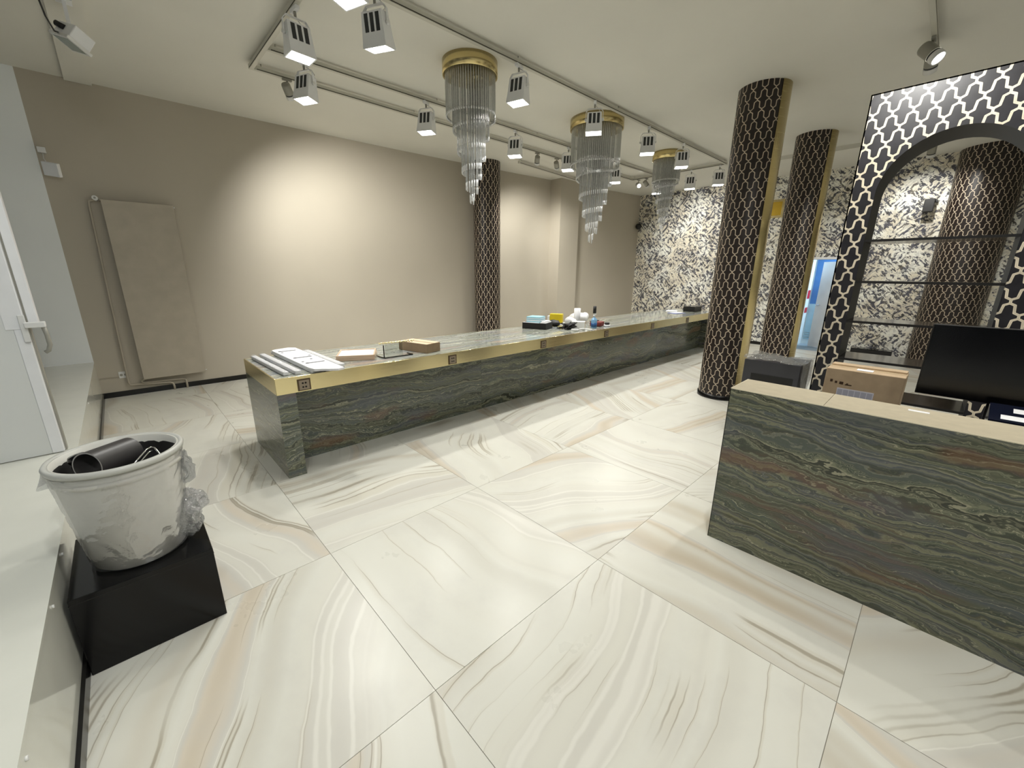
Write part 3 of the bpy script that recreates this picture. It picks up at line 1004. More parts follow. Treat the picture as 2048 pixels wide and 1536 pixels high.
def make_flood():
    t = thing('track_floodlight', '', 'lamp')
    box('rail_adapter', WHITEMET, -0.018, 0.018, -0.06, 0.06, -0.03, 0.0, t, 0.003)
    B().bar((0, 0, -0.03), (0, 0, -0.075), 0.011, 10).build('swivel', GREYMET, t)
    b = B()
    pts = [(-0.114, -0.205), (-0.108, -0.11), (-0.08, -0.076), (0.08, -0.076), (0.108, -0.11), (0.114, -0.205)]
    for (xa, za), (xb, zb) in zip(pts, pts[1:]):
        d = Vector((xb - xa, 0, zb - za)).normalized()
        nrm = Vector((-d.z, 0, d.x)) * 0.003
        A, C_ = Vector((xa, 0, za)), Vector((xb, 0, zb))
        for w0, w1, s in ((-0.012, 0.012, 1),):
            q = [A + nrm + Vector((0, w0, 0)), C_ + nrm + Vector((0, w0, 0)), C_ + nrm + Vector((0, w1, 0)), A + nrm + Vector((0, w1, 0))]
            r = [p - nrm * 2 for p in q]
            b.face(q)
            b.face(r[::-1])
            for k in range(4):
                j = (k + 1) % 4
                b.face((q[j], q[k], r[k], r[j]))
    b.build('yoke', WHITEMET, t)
    tilt = bpy.data.objects.new('x', None)
    rot = (math.radians(-12), 0, 0)
    hs = B()
    # body tapering towards the top
    zt, zb = 0.065, -0.172
    tp = [(-0.092, -0.05, zt), (0.092, -0.05, zt), (0.092, 0.05, zt), (-0.092, 0.05, zt)]
    md = [(-0.102, -0.062, -0.085), (0.102, -0.062, -0.085), (0.102, 0.062, -0.085), (-0.102, 0.062, -0.085)]
    bt = [(-0.108, -0.075, zb), (0.108, -0.075, zb), (0.108, 0.075, zb), (-0.108, 0.075, zb)]
    hs.face(tp)
    for lo_, hi_ in ((md, tp), (bt, md)):
        for k in range(4):
            j = (k + 1) % 4
            hs.face((lo_[k], lo_[j], hi_[j], hi_[k]))
    inner = [(p[0] * 0.9, p[1] * 0.88, zb) for p in bt]
    for k in range(4):
        j = (k + 1) % 4
        hs.face((bt[j], bt[k], inner[k], inner[j]))
    h = hs.build('housing', WHITEMET, t, (0, 0, -0.195), rot)
    bpy.data.objects.remove(tilt)
    for s in (-1, 1):
        for x in (-0.052, 0, 0.052):
            yt, yb_ = 0.0505, 0.0605
            q = [(x - 0.017, s * yb_, -0.07), (x + 0.017, s * yb_, -0.07), (x + 0.017, s * yt, 0.052), (x - 0.017, s * yt, 0.052)]
            qq = [(p[0], p[1] + s * 0.002, p[2]) for p in q]
            b = B()
            b.face(qq if s < 0 else qq[::-1])
            for k in range(4):
                j = (k + 1) % 4
                b.face((q[k], q[j], qq[j], qq[k]))
            b.build('vent_slot', DARKSLOT, h)
    for s in (-1, 1):
        B().bar((s * 0.098, 0, -0.01), (s * 0.122, 0, -0.01), 0.016, 12).build('tilt_knob', WHITEPL, h)
    b = B()
    b.face([(p[0], p[1], zb + 0.004) for p in inner][::-1])
    b.build('lens', LENS, h)
    B().tube([(0.05, 0.03, 0.065), (0.075, 0.05, 0.10), (0.04, 0.045, 0.15), (0.0, 0.012, 0.165)], 0.004, 6).build('cable', WHITEPL, h)
    lamp_light(h, (0, 0, zb - 0.012), (0, 0, -1), FLOOD_W, 128, 0.75, 0.09)
    return t


flood0 = make_flood()
FL = [  # x, y, turn, tilt, label
    (3.535, YC, 95, -4, 'white floodlight hung on the cross rail at the window end'),
    (4.60, YC, 20, -6, 'white floodlight cut off by the top edge of the picture'),
    (XR_, 2.30, 28, 10, 'large near white floodlight on the right rail seen from its slotted side'),
    (XR_, 3.92, 15, -5, 'white floodlight on the right rail just beyond the first chandelier'),
    (XR_, 5.30, 35, -5, 'white floodlight on the right rail in front of the largest chandelier'),
    (XR_ + .02, 6.66, 35, -5, 'white floodlight on the right rail between the second and third chandelier'),
    (XR_ + .03, 7.82, 35, -5, 'white floodlight on the right rail beside the farthest chandelier'),
    (XM_ - .03, 2.26, 26, -8, 'first white floodlight on the middle rail, above a small grey spot'),
    (XM_, 3.74, 30, -6, 'second white floodlight on the middle rail, left of the first chandelier'),
    (XM_ + .02, 5.34, 30, -6, 'third white floodlight on the middle rail, above the column at the wall'),
    (XM_ + .05, 6.62, 30, -6, 'fourth white floodlight on the middle rail, left of the largest chandelier'),
    (XM_ + .08, 8.10, 30, -6, 'fifth white floodlight on the middle rail, seen behind the largest chandelier'),
    (2.76, YCF, 30, -3, 'left white floodlight on the far cross rail, beside the smallest chandelier'),
    (3.52, YCF, 20, -3, 'middle white floodlight on the far cross rail in front of the foliage wall'),
    (4.10, YCF, 30, -3, 'right white floodlight on the far cross rail near the papered column'),
    (9.0, 1.6, 90, -10, 'added fill floodlight on the out-of-view right rail nearest the window'),  # unseen floods added on the right to lift the ambient light
    (9.0, 4.6, 90, -10, 'added fill floodlight on the out-of-view right rail behind the reception desk'),
    (9.0, 7.8, 90, -10, 'added fill floodlight on the out-of-view right rail beyond the arched shelf unit'),
]
for k, (x, y, rz, tl, lab) in enumerate(FL):
    t = flood0 if k == 0 else copy_tree(flood0)
    t.location = (x, y, RZ)
    t.rotation_euler = (0, 0, math.radians(rz))
    tag(t, lab, 'lamp', 'track floodlights')
    for ch in t.children:
        if ch.name.startswith('housing'):
            ch.rotation_euler = (math.radians(tl), 0, 0)
            for g in ch.children:
                if g.type == 'LIGHT' and k in (1, 2):      # lamps over the near floor are dimmed
                    g.data = g.data.copy()
                    g.data.energy = FLOOD_W * (0.3 if k == 1 else 0.62)


def spot(label, x, y, aim, lit=True, watts=SPOT_W, ang=60, scale=1.0, z=RZ, cone_blend=0.7):
    t = thing('track_spotlight', label, 'lamp', (x, y, z), 0, 'small cylindrical track spots')
    box('rail_adapter', GREYMET, -0.016, 0.016, -0.05, 0.05, -0.022, 0.0, t, 0.002)
    B().bar((0, 0, -0.02), (0, 0, -0.085), 0.008, 8).build('stem', GREYMET, t)
    d = Vector(aim).normalized()
    q = d.to_track_quat('-Z', 'Y').to_euler()
    r = 0.048 * scale
    b = B().lathe([(0.001, 0.075 * scale), (r * 0.9, 0.075 * scale), (r, 0.06 * scale), (r, -0.03 * scale)], n=20)
    body = b.build('spot_body', GREYMET, t, (0, 0, -0.12), q)
    B().lathe([(r * 0.94, -0.03 * scale), (r * 0.94, -0.045 * scale)], n=20).build('dark_band', DARKSLOT, body)
    B().lathe([(r, -0.045 * scale), (r, -0.085 * scale), (r * 0.86, -0.085 * scale), (r * 0.8, -0.06 * scale), (r * 0.94, -0.045 * scale)], n=20).build('front_ring', WHITEPL, body)
    b = B()
    b.face([(r * 0.85 * math.cos(2 * PI * k / 16), r * 0.85 * math.sin(2 * PI * k / 16), -0.078 * scale) for k in range(16)][::-1])
    b.build('lens', LENSPOT if lit else DARKSLOT, body)
    if lit:
        lamp_light(body, (0, 0, -0.092 * scale), (0, 0, -1), watts, ang, cone_blend, 0.03)
    return t


def aim_at(x, y, tx, ty, tz, z=RZ - 0.12):
    return (tx - x, ty - y, tz - z)


spot('small grey spot near the window end of the left rail, below the first floodlight', XL_, 2.25, aim_at(XL_, 2.25, 0.05, 3.9, 1.5), True, 330, 105, cone_blend=1.0)
spot('left small grey spot on the left rail above the column at the wall', XL_ + .02, 6.46, aim_at(XL_, 6.46, 0.4, 7.9, 2.0), True, 230, 85, cone_blend=1.0)
spot('right small grey spot on the left rail pointing at the pilaster', XL_ + .03, 7.0, aim_at(XL_, 7.0, 0.86, 9.0, 2.2), True, 120, 60, cone_blend=1.0)
spot('bright small spot at the far corner of the ceiling grid, glaring at the viewer', XL_ + .22, YCF, aim_at(XL_, 9.74, 5.2, 6.6, 1.8), True, 30, 60)
spot('dim small spot on the far cross rail beside the bright corner spot', XL_ + .42, YCF, aim_at(XL_ + .42, 9.74, 3.1, 12.07, 2.1), True, 210, 95, cone_blend=1.0)
spot('large grey spot shining brightly on the rail above the arched shelf unit', 7.236, 6.30, (0.55, -0.25, -0.62), True, 40, 80, 1.25)
spot('grey spot half hidden behind the top of the arched shelf unit', 7.236, 6.54, (0.0, 0.8, -0.75), True, 150, 80, 1.1)
spot('bright ceiling spot at the back, seen through the top of the arch', 7.14, 10.82, (0.0, 0.55, -0.8), True, 85, 115, 1.2, H - 0.04)
spot('added out-of-view fill spot on the desk-side rail, middle one', 7.236, 4.2, (0.12, 0.45, -1), True, 130, 125, 1.1)  # unseen spot added to light the arch front
spot('added out-of-view fill spot on the desk-side rail, window end', 7.236, 2.5, (0.25, -0.1, -1), True, 120, 135, 1.1)  # unseen spot added to light the floor before the desk

# ================================================================== CHANDELIERS
TIP = clear_mat('glass_tip_glint', (0.95, 0.96, 0.97), 0.35, 0.08, milky=0.34)  # milkier rod ends: caught lamplight painted into the glass
rb = B().bar((0, 0, 0), (0, 0, -0.94), 0.0062, 6, cap=False)
nb = len(rb.f)
rb.bar((0, 0, -0.94), (0, 0, -1), 0.0085, 6, 0.0075)
rod_me = rb.build('glass_rod', GLASSROD)
rod_mesh = rod_me.data
rod_mesh.materials.append(TIP)
for p in rod_mesh.polygons:
    if p.center.z < -0.945:
        p.material_index = 1
bpy.data.objects.remove(rod_me)


def chandelier(label, x, y, R, total, counts):
    t = thing('chandelier', label, 'chandelier', (x, y, H), 0, 'spiral glass rod chandeliers')
    d = 0.135
    B().lathe([(0.001, 0), (R, 0), (R, -d), (R - 0.012, -d), (R - 0.012, -d + 0.03), (0.001, -d + 0.03)], n=48).build('brass_drum', BRASS, t)
    fr = [1.0, 0.74, 0.58, 0.41, 0.25, 0.09]
    e0 = [0.29, 0.36, 0.54, 0.70, 0.84, 0.96]
    e1 = [0.33, 0.48, 0.64, 0.79, 0.91, 1.0]
    L = total - d
    for f, a, c, n in zip(fr, e0, e1, counts):
        r = (R - 0.03) * f
        for k in range(n):
            ang = 2 * PI * (k + 0.5) / n
            # rod ends step down as the spiral turns
            ph = ((ang - math.radians(40)) / (2 * PI)) % 1.0
            o = bpy.data.objects.new('glass_rod', rod_mesh)
            COL.objects.link(o)
            o.parent = t
            o.location = (r * math.cos(ang), r * math.sin(ang), -d + 0.028)
            o.scale = (1, 1, L * (a + (c - a) * (1 - ph)) + 0.028)
    return t


chandelier('nearest spiral chandelier of glass rods under a brass drum', 3.70, 3.63, 0.302, 1.44, (64, 44, 34, 24, 14, 5))
chandelier('largest spiral chandelier of glass rods, the middle one of three', 3.68, 6.04, 0.395, 1.75, (80, 58, 44, 30, 18, 6))
chandelier('farthest and smallest spiral chandelier of glass rods before the foliage wall', 3.64, 8.40, 0.275, 1.38, (60, 44, 32, 22, 12, 4))

# ================================================================== FAR WALL THINGS
gf = thing('wall_picture', 'square gold framed picture hanging between the two brass-striped columns', 'picture', (4.60, YF, 3.235))
box('frame_border', BRASS, -0.18, 0.18, -0.03, -0.001, 0.15, 0.20, gf)
box('frame_border', BRASS, -0.18, 0.18, -0.03, -0.001, -0.20, -0.15, gf)
box('frame_border', BRASS, -0.18, -0.13, -0.03, -0.001, -0.15, 0.15, gf)
box('frame_border', BRASS, 0.13, 0.18, -0.03, -0.001, -0.15, 0.15, gf)
box('inlay', plain('gold_inlay', (0.55, 0.36, 0.04, 1), 0.35, 0.6), -0.13, 0.13, -0.012, -0.001, -0.15, 0.15, gf)
cm = thing('security_camera', 'small black security camera on the foliage wall near the beige corner', 'camera', (1.09, YF, 3.09))
box('camera_mount', BLACKMATT, -0.03, 0.03, -0.03, -0.001, -0.03, 0.03, cm)
B().lathe([(0.001, 0.075), (0.06, 0.06), (0.085, 0.0), (0.07, -0.06), (0.035, -0.09), (0.001, -0.095)], 0, -0.11, 20).build('camera_dome', BLACKMATT, cm)
sp = thing('wall_speaker', 'small black box speaker on the foliage wall, seen through the arch', 'speaker', (7.24, YF, 3.03))
box('speaker_body', BLACKMATT, -0.085, 0.06, -0.24, -0.09, -0.12, 0.11, sp, 0.008)
box('bracket', BLACKMATT, -0.01, 0.09, -0.10, -0.001, 0.06, 0.10, sp)
fb = thing('black_floor_box', 'long black box on the floor against the foliage wall, seen under the shelves', 'box', (6.92, 11.86, 0))
box('box_body', BLACKMATT, -0.33, 0.33, -0.13, 0.13, 0, 0.20, fb, 0.006)
box('box_lid', BLACKGLOSS, -0.332, 0.332, -0.132, 0.132, 0.20, 0.215, fb, 0.003)
gs = thing('gold_bin', 'dull gold round bin on the floor beside the doorway', 'bin', (6.22, 11.35, 0))
B().lathe([(0.001, 0.0), (0.13, 0.0), (0.15, 0.12), (0.15, 0.36), (0.135, 0.40), (0.125, 0.40), (0.125, 0.05), (0.001, 0.05)], n=28).build('bin_body', BRASS, gs)

# ================================================================== THINGS ON THE LONG COUNTER
Z = CH


def slab_thing(name, label, cat, mat, x0, x1, y0, y1, z0, h, rz, group=None):
    t = thing(name, label, cat, ((x0 + x1) / 2, (y0 + y1) / 2, z0), rz, group)
    return t


GREYPRINT = plain('grey_print', rgb(58, 58, 64), 0.6)
# wide slotted panel on top of a low packet
pk = thing('wrapped_packet', 'flat white wrapped packet under the slotted panel on the counter', 'packet', (3.58, 1.59, Z), math.radians(1.5))
box('packet_body', PAPER, -0.60, 0.56, -0.115, 0.095, 0, 0.022, pk, 0.004)
sl = thing('slotted_panel', 'long white slotted shelf panel lying on top of packets at the counter end', 'panel', (3.60, 1.60, Z + 0.0225), math.radians(1.5))
b = B()
out = [(-0.62, -0.08), (-0.585, -0.125), (0.50, -0.13), (0.58, -0.115), (0.615, -0.06), (0.655, -0.02), (0.70, 0.04), (0.685, 0.10), (-0.60, 0.115), (-0.655, 0.06)]
n = len(out)
b.face([(x, y, 0.02) for x, y in out])
b.face([(x, y, 0.0) for x, y in out][::-1])
for k in range(n):
    j = (k + 1) % n
    b.face([(*out[k], 0), (*out[j], 0), (*out[j], 0.02), (*out[k], 0.02)])
b.build('panel_body', PAPER, sl, bevel=0.003)
for x, y in ((-0.44, -0.01), (0.0, -0.005), (0.31, 0.0)):
    box('slot', GREYPRINT, x - 0.010, x + 0.010, y - 0.075, y + 0.075, 0.02, 0.0222, sl)
    B().bar((x - 0.005, y - 0.075, 0.02), (x - 0.005, y - 0.075, 0.0224), 0.016, 10).build('slot_end', GREYPRINT, sl)
for x, y in ((-0.37, -0.085), (0.22, -0.085), (-0.06, 0.07), (0.13, 0.02)):
    B().bar((x, y, 0.02), (x, y, 0.0222), 0.012, 10).build('screw_hole', GREYPRINT, sl)
for k, (x, y, L, wd, rz, lab) in enumerate((
        (3.62, 1.285, 0.95, 0.045, 2, 'outermost narrow white wrapped profile at the counter end'),
        (3.60, 1.375, 1.02, 0.05, 2, 'second narrow white wrapped profile, beside the slotted panel'),
        (3.62, 1.762, 0.92, 0.06, 1, 'white wrapped profile on the far side of the slotted panel'))):
    t = thing('wrapped_profile', lab, 'profile', (x, y, Z), math.radians(rz), 'wrapped profiles on the counter')
    box('profile_body', PAPER, -L / 2, L / 2, -wd / 2, wd / 2, 0, 0.032, t, 0.006)
    b = B()
    m_ = 26
    for i in range(m_):
        xa, xb = -L / 2 - 0.02 + (L + 0.04) * i / m_, -L / 2 - 0.02 + (L + 0.04) * (i + 1) / m_
        ring = [(-wd / 2 - 0.005, 0.010), (-wd / 2 - 0.005, 0.03), (0, 0.042), (wd / 2 + 0.005, 0.03), (wd / 2 + 0.005, 0.010)]
        for (ya, za), (yb, zb) in zip(ring, ring[1:]):
            b.face([(xa, ya, za), (xb, ya, za), (xb, yb, zb), (xa, yb, zb)], None, True)
    displaced(b.build('film', FILM3, t), 0.006, 0.05, k)

ROSE = plain('rose_wood_frame', rgb(208, 182, 156), 0.3, 0.1)
for k, (z, rz, lab) in enumerate(((0.0, 60, 'lower of two stacked pale wooden picture frames on the counter'), (0.0265, 62, 'upper of two stacked pale wooden picture frames, white inside'))):
    t = thing('picture_frame', lab, 'picture frame', (3.74, 2.065, Z + z), math.radians(rz), 'stacked picture frames')
    for x0, x1, y0, y1 in ((-0.18, 0.18, -0.18, -0.163), (-0.18, 0.18, 0.163, 0.18), (-0.18, -0.163, -0.163, 0.163), (0.163, 0.18, -0.163, 0.163)):
        box('frame_border', ROSE, x0, x1, y0, y1, 0, 0.026, t, 0.002)
    box('mat_board', PAPER, -0.163, 0.163, -0.163, 0.163, 0.002, 0.018, t)
    box('print', plain('grey_blue_print', rgb(206, 208, 216), 0.4), -0.09, 0.09, -0.08, 0.08, 0.018, 0.0185, t)

ds = thing('display_stand', 'small clear display stand with dark base and twisted gold bar', 'stand', (3.95, 2.385, Z), math.radians(0))
DARKCH = plain('dark_chrome', rgb(54, 54, 50), 0.2, 0.8)
B().tube([(-0.11, -0.155, 0.006), (0.0, -0.155, 0.006), (0.05, -0.15, 0.006), (0.055, 0.165, 0.006), (-0.05, 0.16, 0.006)], 0.006, 8).build('base_wire', DARKCH, ds)
B().bar((0.04, -0.15, 0.006), (0.04, -0.15, 0.135), 0.006, 8).build('post', DARKCH, ds)
box('clear_panel', ACRYL, 0.036, 0.041, -0.14, 0.06, 0.006, 0.14, ds)
pts = []
for k in range(41):
    s_ = k / 40
    pts.append((-0.02 + 0.03 * s_ + 0.006 * math.sin(k * 1.9), -0.17 + 0.38 * s_, 0.145 + 0.006 * math.cos(k * 1.9)))
B().tube(pts, 0.007, 7).build('twisted_bar', BRASS2, ds)

c1 = thing('cardboard_box', 'small flat brown cardboard box on the long counter', 'box', (3.82, 2.745, Z), math.radians(14))
box('box_body', CARD2, -0.215, 0.215, -0.105, 0.105, 0, 0.098, c1, 0.003)
box('tape', plain('packing_tape', rgb(196, 176, 146), 0.2), -0.215, 0.215, -0.022, 0.022, 0.098, 0.0995, c1)
box('lid_flap', plain('light_cardboard', rgb(206, 184, 156), 0.75), -0.213, 0.213, -0.103, -0.023, 0.098, 0.0992, c1)
box('lid_flap', plain('light_cardboard', rgb(206, 184, 156), 0.75), -0.213, 0.213, 0.023, 0.103, 0.098, 0.0992, c1)

# heap of odds and ends further along
bt = thing('black_tray', 'black open tray at the left of the heap on the counter', 'tray', (3.40, 5.14, Z), math.radians(20))
box('tray_floor', BLACKMATT, -0.20, 0.20, -0.14, 0.14, 0, 0.006, bt)
for x0, x1, y0, y1 in ((-0.20, 0.20, -0.14, -0.133), (-0.20, 0.20, 0.133, 0.14), (-0.20, -0.193, -0.133, 0.133), (0.193, 0.20, -0.133, 0.133)):
    box('tray_side', BLACKMATT, x0, x1, y0, y1, 0.0, 0.092, bt)
mk = thing('mask_carton', 'pale blue carton of masks resting on the black tray', 'carton', (3.40, 5.14, Z + 0.0925), math.radians(20))
box('carton_body', plain('pale_blue_card', rgb(150, 196, 210), 0.5), -0.15, 0.08, -0.10, 0.13, 0, 0.09, mk, 0.004)
box('white_band', PAPER, -0.151, 0.081, -0.1015, 0.131, 0.028, 0.040, mk)
box('white_band', PAPER, -0.151, 0.081, -0.1015, 0.131, 0.06, 0.068, mk)
box('paper_sheet', PAPER, -0.19, 0.08, -0.135, -0.1016, 0.0, 0.004, mk)
wb = thing('paper_bundle', 'loose white papers on top of the black tray', 'paper', (3.532, 5.188, Z + 0.0925), math.radians(20))
box('sheet', PAPER, -0.045, 0.05, -0.13, 0.12, 0.0, 0.012, wb)
box('sheet', PAPER, -0.03, 0.04, -0.11, 0.09, 0.0125, 0.03, wb)
cab = thing('black_cables', 'tangle of black cables beside the tray on the counter', 'cables', (3.79, 5.42, Z))
rnd = random.Random(5)
for k in range(7):
    pts = [(rnd.uniform(-0.12, 0.10), rnd.uniform(-0.13, 0.13), rnd.uniform(0.012, 0.10) if 0 < q < 7 else 0.012) for q in range(8)]
    fine = []
    for a, c in zip(pts, pts[1:]):
        fine += [tuple(a[i] + (c[i] - a[i]) * s_ / 3 for i in range(3)) for s_ in range(3)]
    B().tube(fine, 0.009, 6).build('cable', BLACKMATT, cab)
box('plug_block', BLACKMATT, -0.05, 0.05, -0.04, 0.05, 0, 0.08, cab, 0.008)


def lump(name, label, cat, mat, x, y, z, rx, ry, rz_, seed, amp=0.25, group=None):
    """crumpled rounded bag"""
    b = B()
    n, m_ = 18, 10
    P = lambda i, j: (rx * math.sin(PI * j / m_) * math.cos(2 * PI * i / n), ry * math.sin(PI * j / m_) * math.sin(2 * PI * i / n), rz_ * (1 - math.cos(PI * j / m_)))
    for i in range(n):
        for j in range(m_):
            b.face((P(i, j + 1), P(i + 1, j + 1), P(i + 1, j), P(i, j)), None, True)
    o = b.build(name, mat, None, (x, y, z))
    displaced(o, amp * min(rx, ry, rz_), min(rx, ry) * 0.8, seed)
    mn = min(v.co.z for v in o.data.vertices)
    for v in o.data.vertices:
        v.co.z -= mn
    return tag(o, label, cat, group)


WBAG = plain('white_bag', rgb(226, 226, 226), 0.35)
lump('white_bag', 'crumpled white bag in front of the paper roll on the counter', 'bag', WBAG, 3.56, 5.79, Z, 0.10, 0.10, 0.065, 1, 0.4)
lump('white_bag', 'crumpled white bag behind the spray bottle on the counter', 'bag', WBAG, 3.36, 6.28, Z, 0.16, 0.17, 0.085, 2, 0.5)
lump('dark_bag', 'dark crumpled pouch behind the cables on the counter', 'pouch', BLACKMATT, 3.42, 5.53, Z, 0.10, 0.10, 0.05, 4, 0.4)
yb = thing('yellow_pack', 'yellow and white paper pack at the back of the heap', 'pack', (3.24, 5.82, Z), math.radians(25))
box('pack_body', plain('yellow_card', rgb(214, 190, 28), 0.5), -0.13, 0.09, -0.05, 0.05, 0.02, 0.17, yb, 0.008)
box('pack_flap', PAPER, -0.17, -0.131, -0.05, 0.05, 0.0, 0.13, yb)
box('pack_base', PAPER, -0.17, 0.12, -0.06, 0.06, 0.0, 0.02, yb)
rl = thing('paper_roll', 'white paper roll standing upright in the heap on the counter', 'roll', (3.52, 6.0, Z))
B().lathe([(0.02, 0.0), (0.055, 0.0), (0.055, 0.27), (0.02, 0.27), (0.02, 0.0)], n=24).build('roll_body', PAPER, rl)
wc = thing('white_carton', 'small white carton lying in front of the spray bottle', 'carton', (3.79, 5.68, Z), math.radians(35))
box('carton_body', WHITEPL, -0.10, 0.11, -0.07, 0.07, 0, 0.10, wc, 0.004)
box('brown_edge', CARD, 0.1105, 0.114, -0.07, 0.07, 0.0, 0.10, wc)
sb = thing('spray_bottle', 'blue spray bottle with black cap standing near the counter edge', 'bottle', (3.99, 5.83, Z))
B().lathe([(0.001, 0.0), (0.044, 0.0), (0.047, 0.01), (0.047, 0.12), (0.042, 0.145), (0.018, 0.165), (0.016, 0.185)], n=24).build('bottle_body', plain('blue_liquid', rgb(128, 176, 216), 0.15), sb)
B().lathe([(0.0478, 0.02), (0.0482, 0.02), (0.0482, 0.085), (0.0478, 0.085)], n=24).build('bottle_label', plain('dark_blue_label', rgb(40, 92, 150), 0.4), sb)
B().lathe([(0.001, 0.18), (0.02, 0.18), (0.02, 0.21), (0.001, 0.21)], n=16).build('neck', WHITEPL, sb)
box('trigger', WHITEPL, -0.012, 0.03, -0.01, 0.01, 0.21, 0.235, sb)
B().lathe([(0.001, 0.235), (0.026, 0.235), (0.026, 0.345), (0.001, 0.345)], n=16).build('cap', BLACKMATT, sb)
rp = thing('red_pouch', 'dark red pouch right of the spray bottle on the counter', 'pouch', (3.86, 6.10, Z), math.radians(15))
box('pouch_body', plain('dark_red_cloth', rgb(110, 38, 34), 0.7), -0.09, 0.10, -0.11, 0.10, 0, 0.075, rp, 0.02)
box('pouch_flap', BLACKMATT, -0.091, 0.0, -0.111, 0.101, 0.0755, 0.085, rp)
tp = thing('tape_roll', 'small white tape roll with black core at the right end of the heap', 'tape', (4.02, 6.16, Z))
B().lathe([(0.025, 0), (0.052, 0), (0.052, 0.03), (0.025, 0.03), (0.025, 0)], n=22).build('tape_ring', PAPER, tp)
B().lathe([(0.001, 0.03), (0.04, 0.03), (0.036, 0.065), (0.001, 0.066)], n=18).build('core_cap', BLACKMATT, tp)
for k, (x, y, a, L, lab) in enumerate(((4.0, 5.33, 30, 0.11, 'white charger block lying in front of the cables'), (4.02, 5.48, 70, 0.09, 'white cable clip lying in front of the crumpled bag'), (4.03, 5.64, 10, 0.13, 'thin white card lying between cables and carton'))):
    t = thing('white_gadget', lab, 'gadget', (x, y, Z), math.radians(a))
    box('gadget_body', WHITEPL, -L / 2, L / 2, -0.025, 0.025, 0, 0.028 if k < 2 else 0.006, t, 0.004)
    B().tube([(L / 2, 0, 0.008), (L / 2 + 0.03, 0.02, 0.006), (L / 2 + 0.06, 0.0, 0.006)], 0.004, 6).build('lead', WHITEPL, t)

fbx = thing('black_case', 'long black case on the far end of the counter, half behind the column', 'case', (3.72, 10.18, Z), math.radians(4))
box('case_body', BLACKMATT, -0.13, 0.13, -0.25, 0.25, 0, 0.10, fbx, 0.008)
box('case_lid', BLACKGLOSS, -0.131, 0.131, -0.251, 0.251, 0.101, 0.115, fbx, 0.004)
for k, (x, y, a, lab) in enumerate(((3.42, 9.75, 20, 'white papers left of the black case at the far counter end'), (3.72, 9.35, -15, 'bluish leaflet in front of the black case at the far counter end'))):
    t = thing('papers', lab, 'paper', (x, y, Z), math.radians(a))
    box('sheet', PAPER if k == 0 else plain('bluish_leaflet', rgb(150, 158, 206), 0.5), -0.12, 0.12, -0.16, 0.16, 0, 0.008, t)
    box('sheet', PAPER, -0.10, 0.09, -0.10, 0.14, 0.0085, 0.014, t)

# ================================================================== BLACK BOX AND BUCKET BY THE WINDOW
bx = thing('black_plinth', 'glossy black display box on the floor against the low window wall', 'box', (5.225, 0.268, 0))
box('box_body', BLACKGLOSS, -0.28, 0.28, -0.25, 0.25, 0, 0.398, bx, 0.003)
box('lid_seam', BLACKMATT, -0.281, 0.281, -0.251, 0.251, 0.372, 0.374, bx)

BZ = 0.399
bk = thing('bucket', 'large white plastic bucket wrapped in film on the black box', 'bucket', (5.265, 0.268, BZ))
r0, r1, bh = 0.172, 0.228, 0.52
BUCK = plain('bucket_plastic', rgb(208, 206, 198), 0.4, 0, 0.5, 0.04)
R_ = lambda z: r0 + (r1 - r0) * z / bh
B().lathe([(0.001, 0.0), (r0 - 0.012, 0.0), (r0, 0.012), (R_(0.45), 0.45), (r1 - 0.008, bh), (r1 - 0.014, bh), (R_(0.44) - 0.008, 0.44), (r0 - 0.006, 0.02), (0.001, 0.018)], n=56).build('bucket_wall', BUCK, bk)
B().lathe([(R_(0.44), 0.44), (R_(0.44) + 0.009, 0.442), (R_(0.46) + 0.009, 0.462), (R_(0.46), 0.464)], n=56).build('lower_rib', BUCK, bk)
B().lathe([(r1 - 0.012, bh - 0.024), (r1 + 0.010, bh - 0.022), (r1 + 0.014, bh - 0.006), (r1 + 0.008, bh + 0.004), (r1 - 0.004, bh + 0.004), (r1 - 0.012, bh - 0.006)], n=56).build('rim', plain('rim_plastic', rgb(196, 196, 190), 0.3), bk)
from mathutils import noise as mn


def crumple(r, z, a):
    c, d = math.cos(a), math.sin(a)
    big = mn.noise(Vector((c * 2.0, d * 2.0, z * 5)))
    bend = mn.noise(Vector((c * 1.8, d * 1.8, z * 3 + 5)))
    crease = 1 - abs(mn.noise(Vector((c * 1.6, d * 1.6, z * 26 + bend * 5)))) * 2
    nip = 1 - abs(mn.noise(Vector((c * 5 + z * 6, d * 5, z * 12)))) * 2
    return r + 0.005 + 0.004 * big + 0.0035 * max(0, crease) + 0.0025 * max(0, nip)


prof = [(R_(bh * k / 64), bh * k / 64 - 0.004) for k in range(2, 62)]
B().lathe(prof, n=120, wob=crumple).build('film_wrap', FILM, bk)
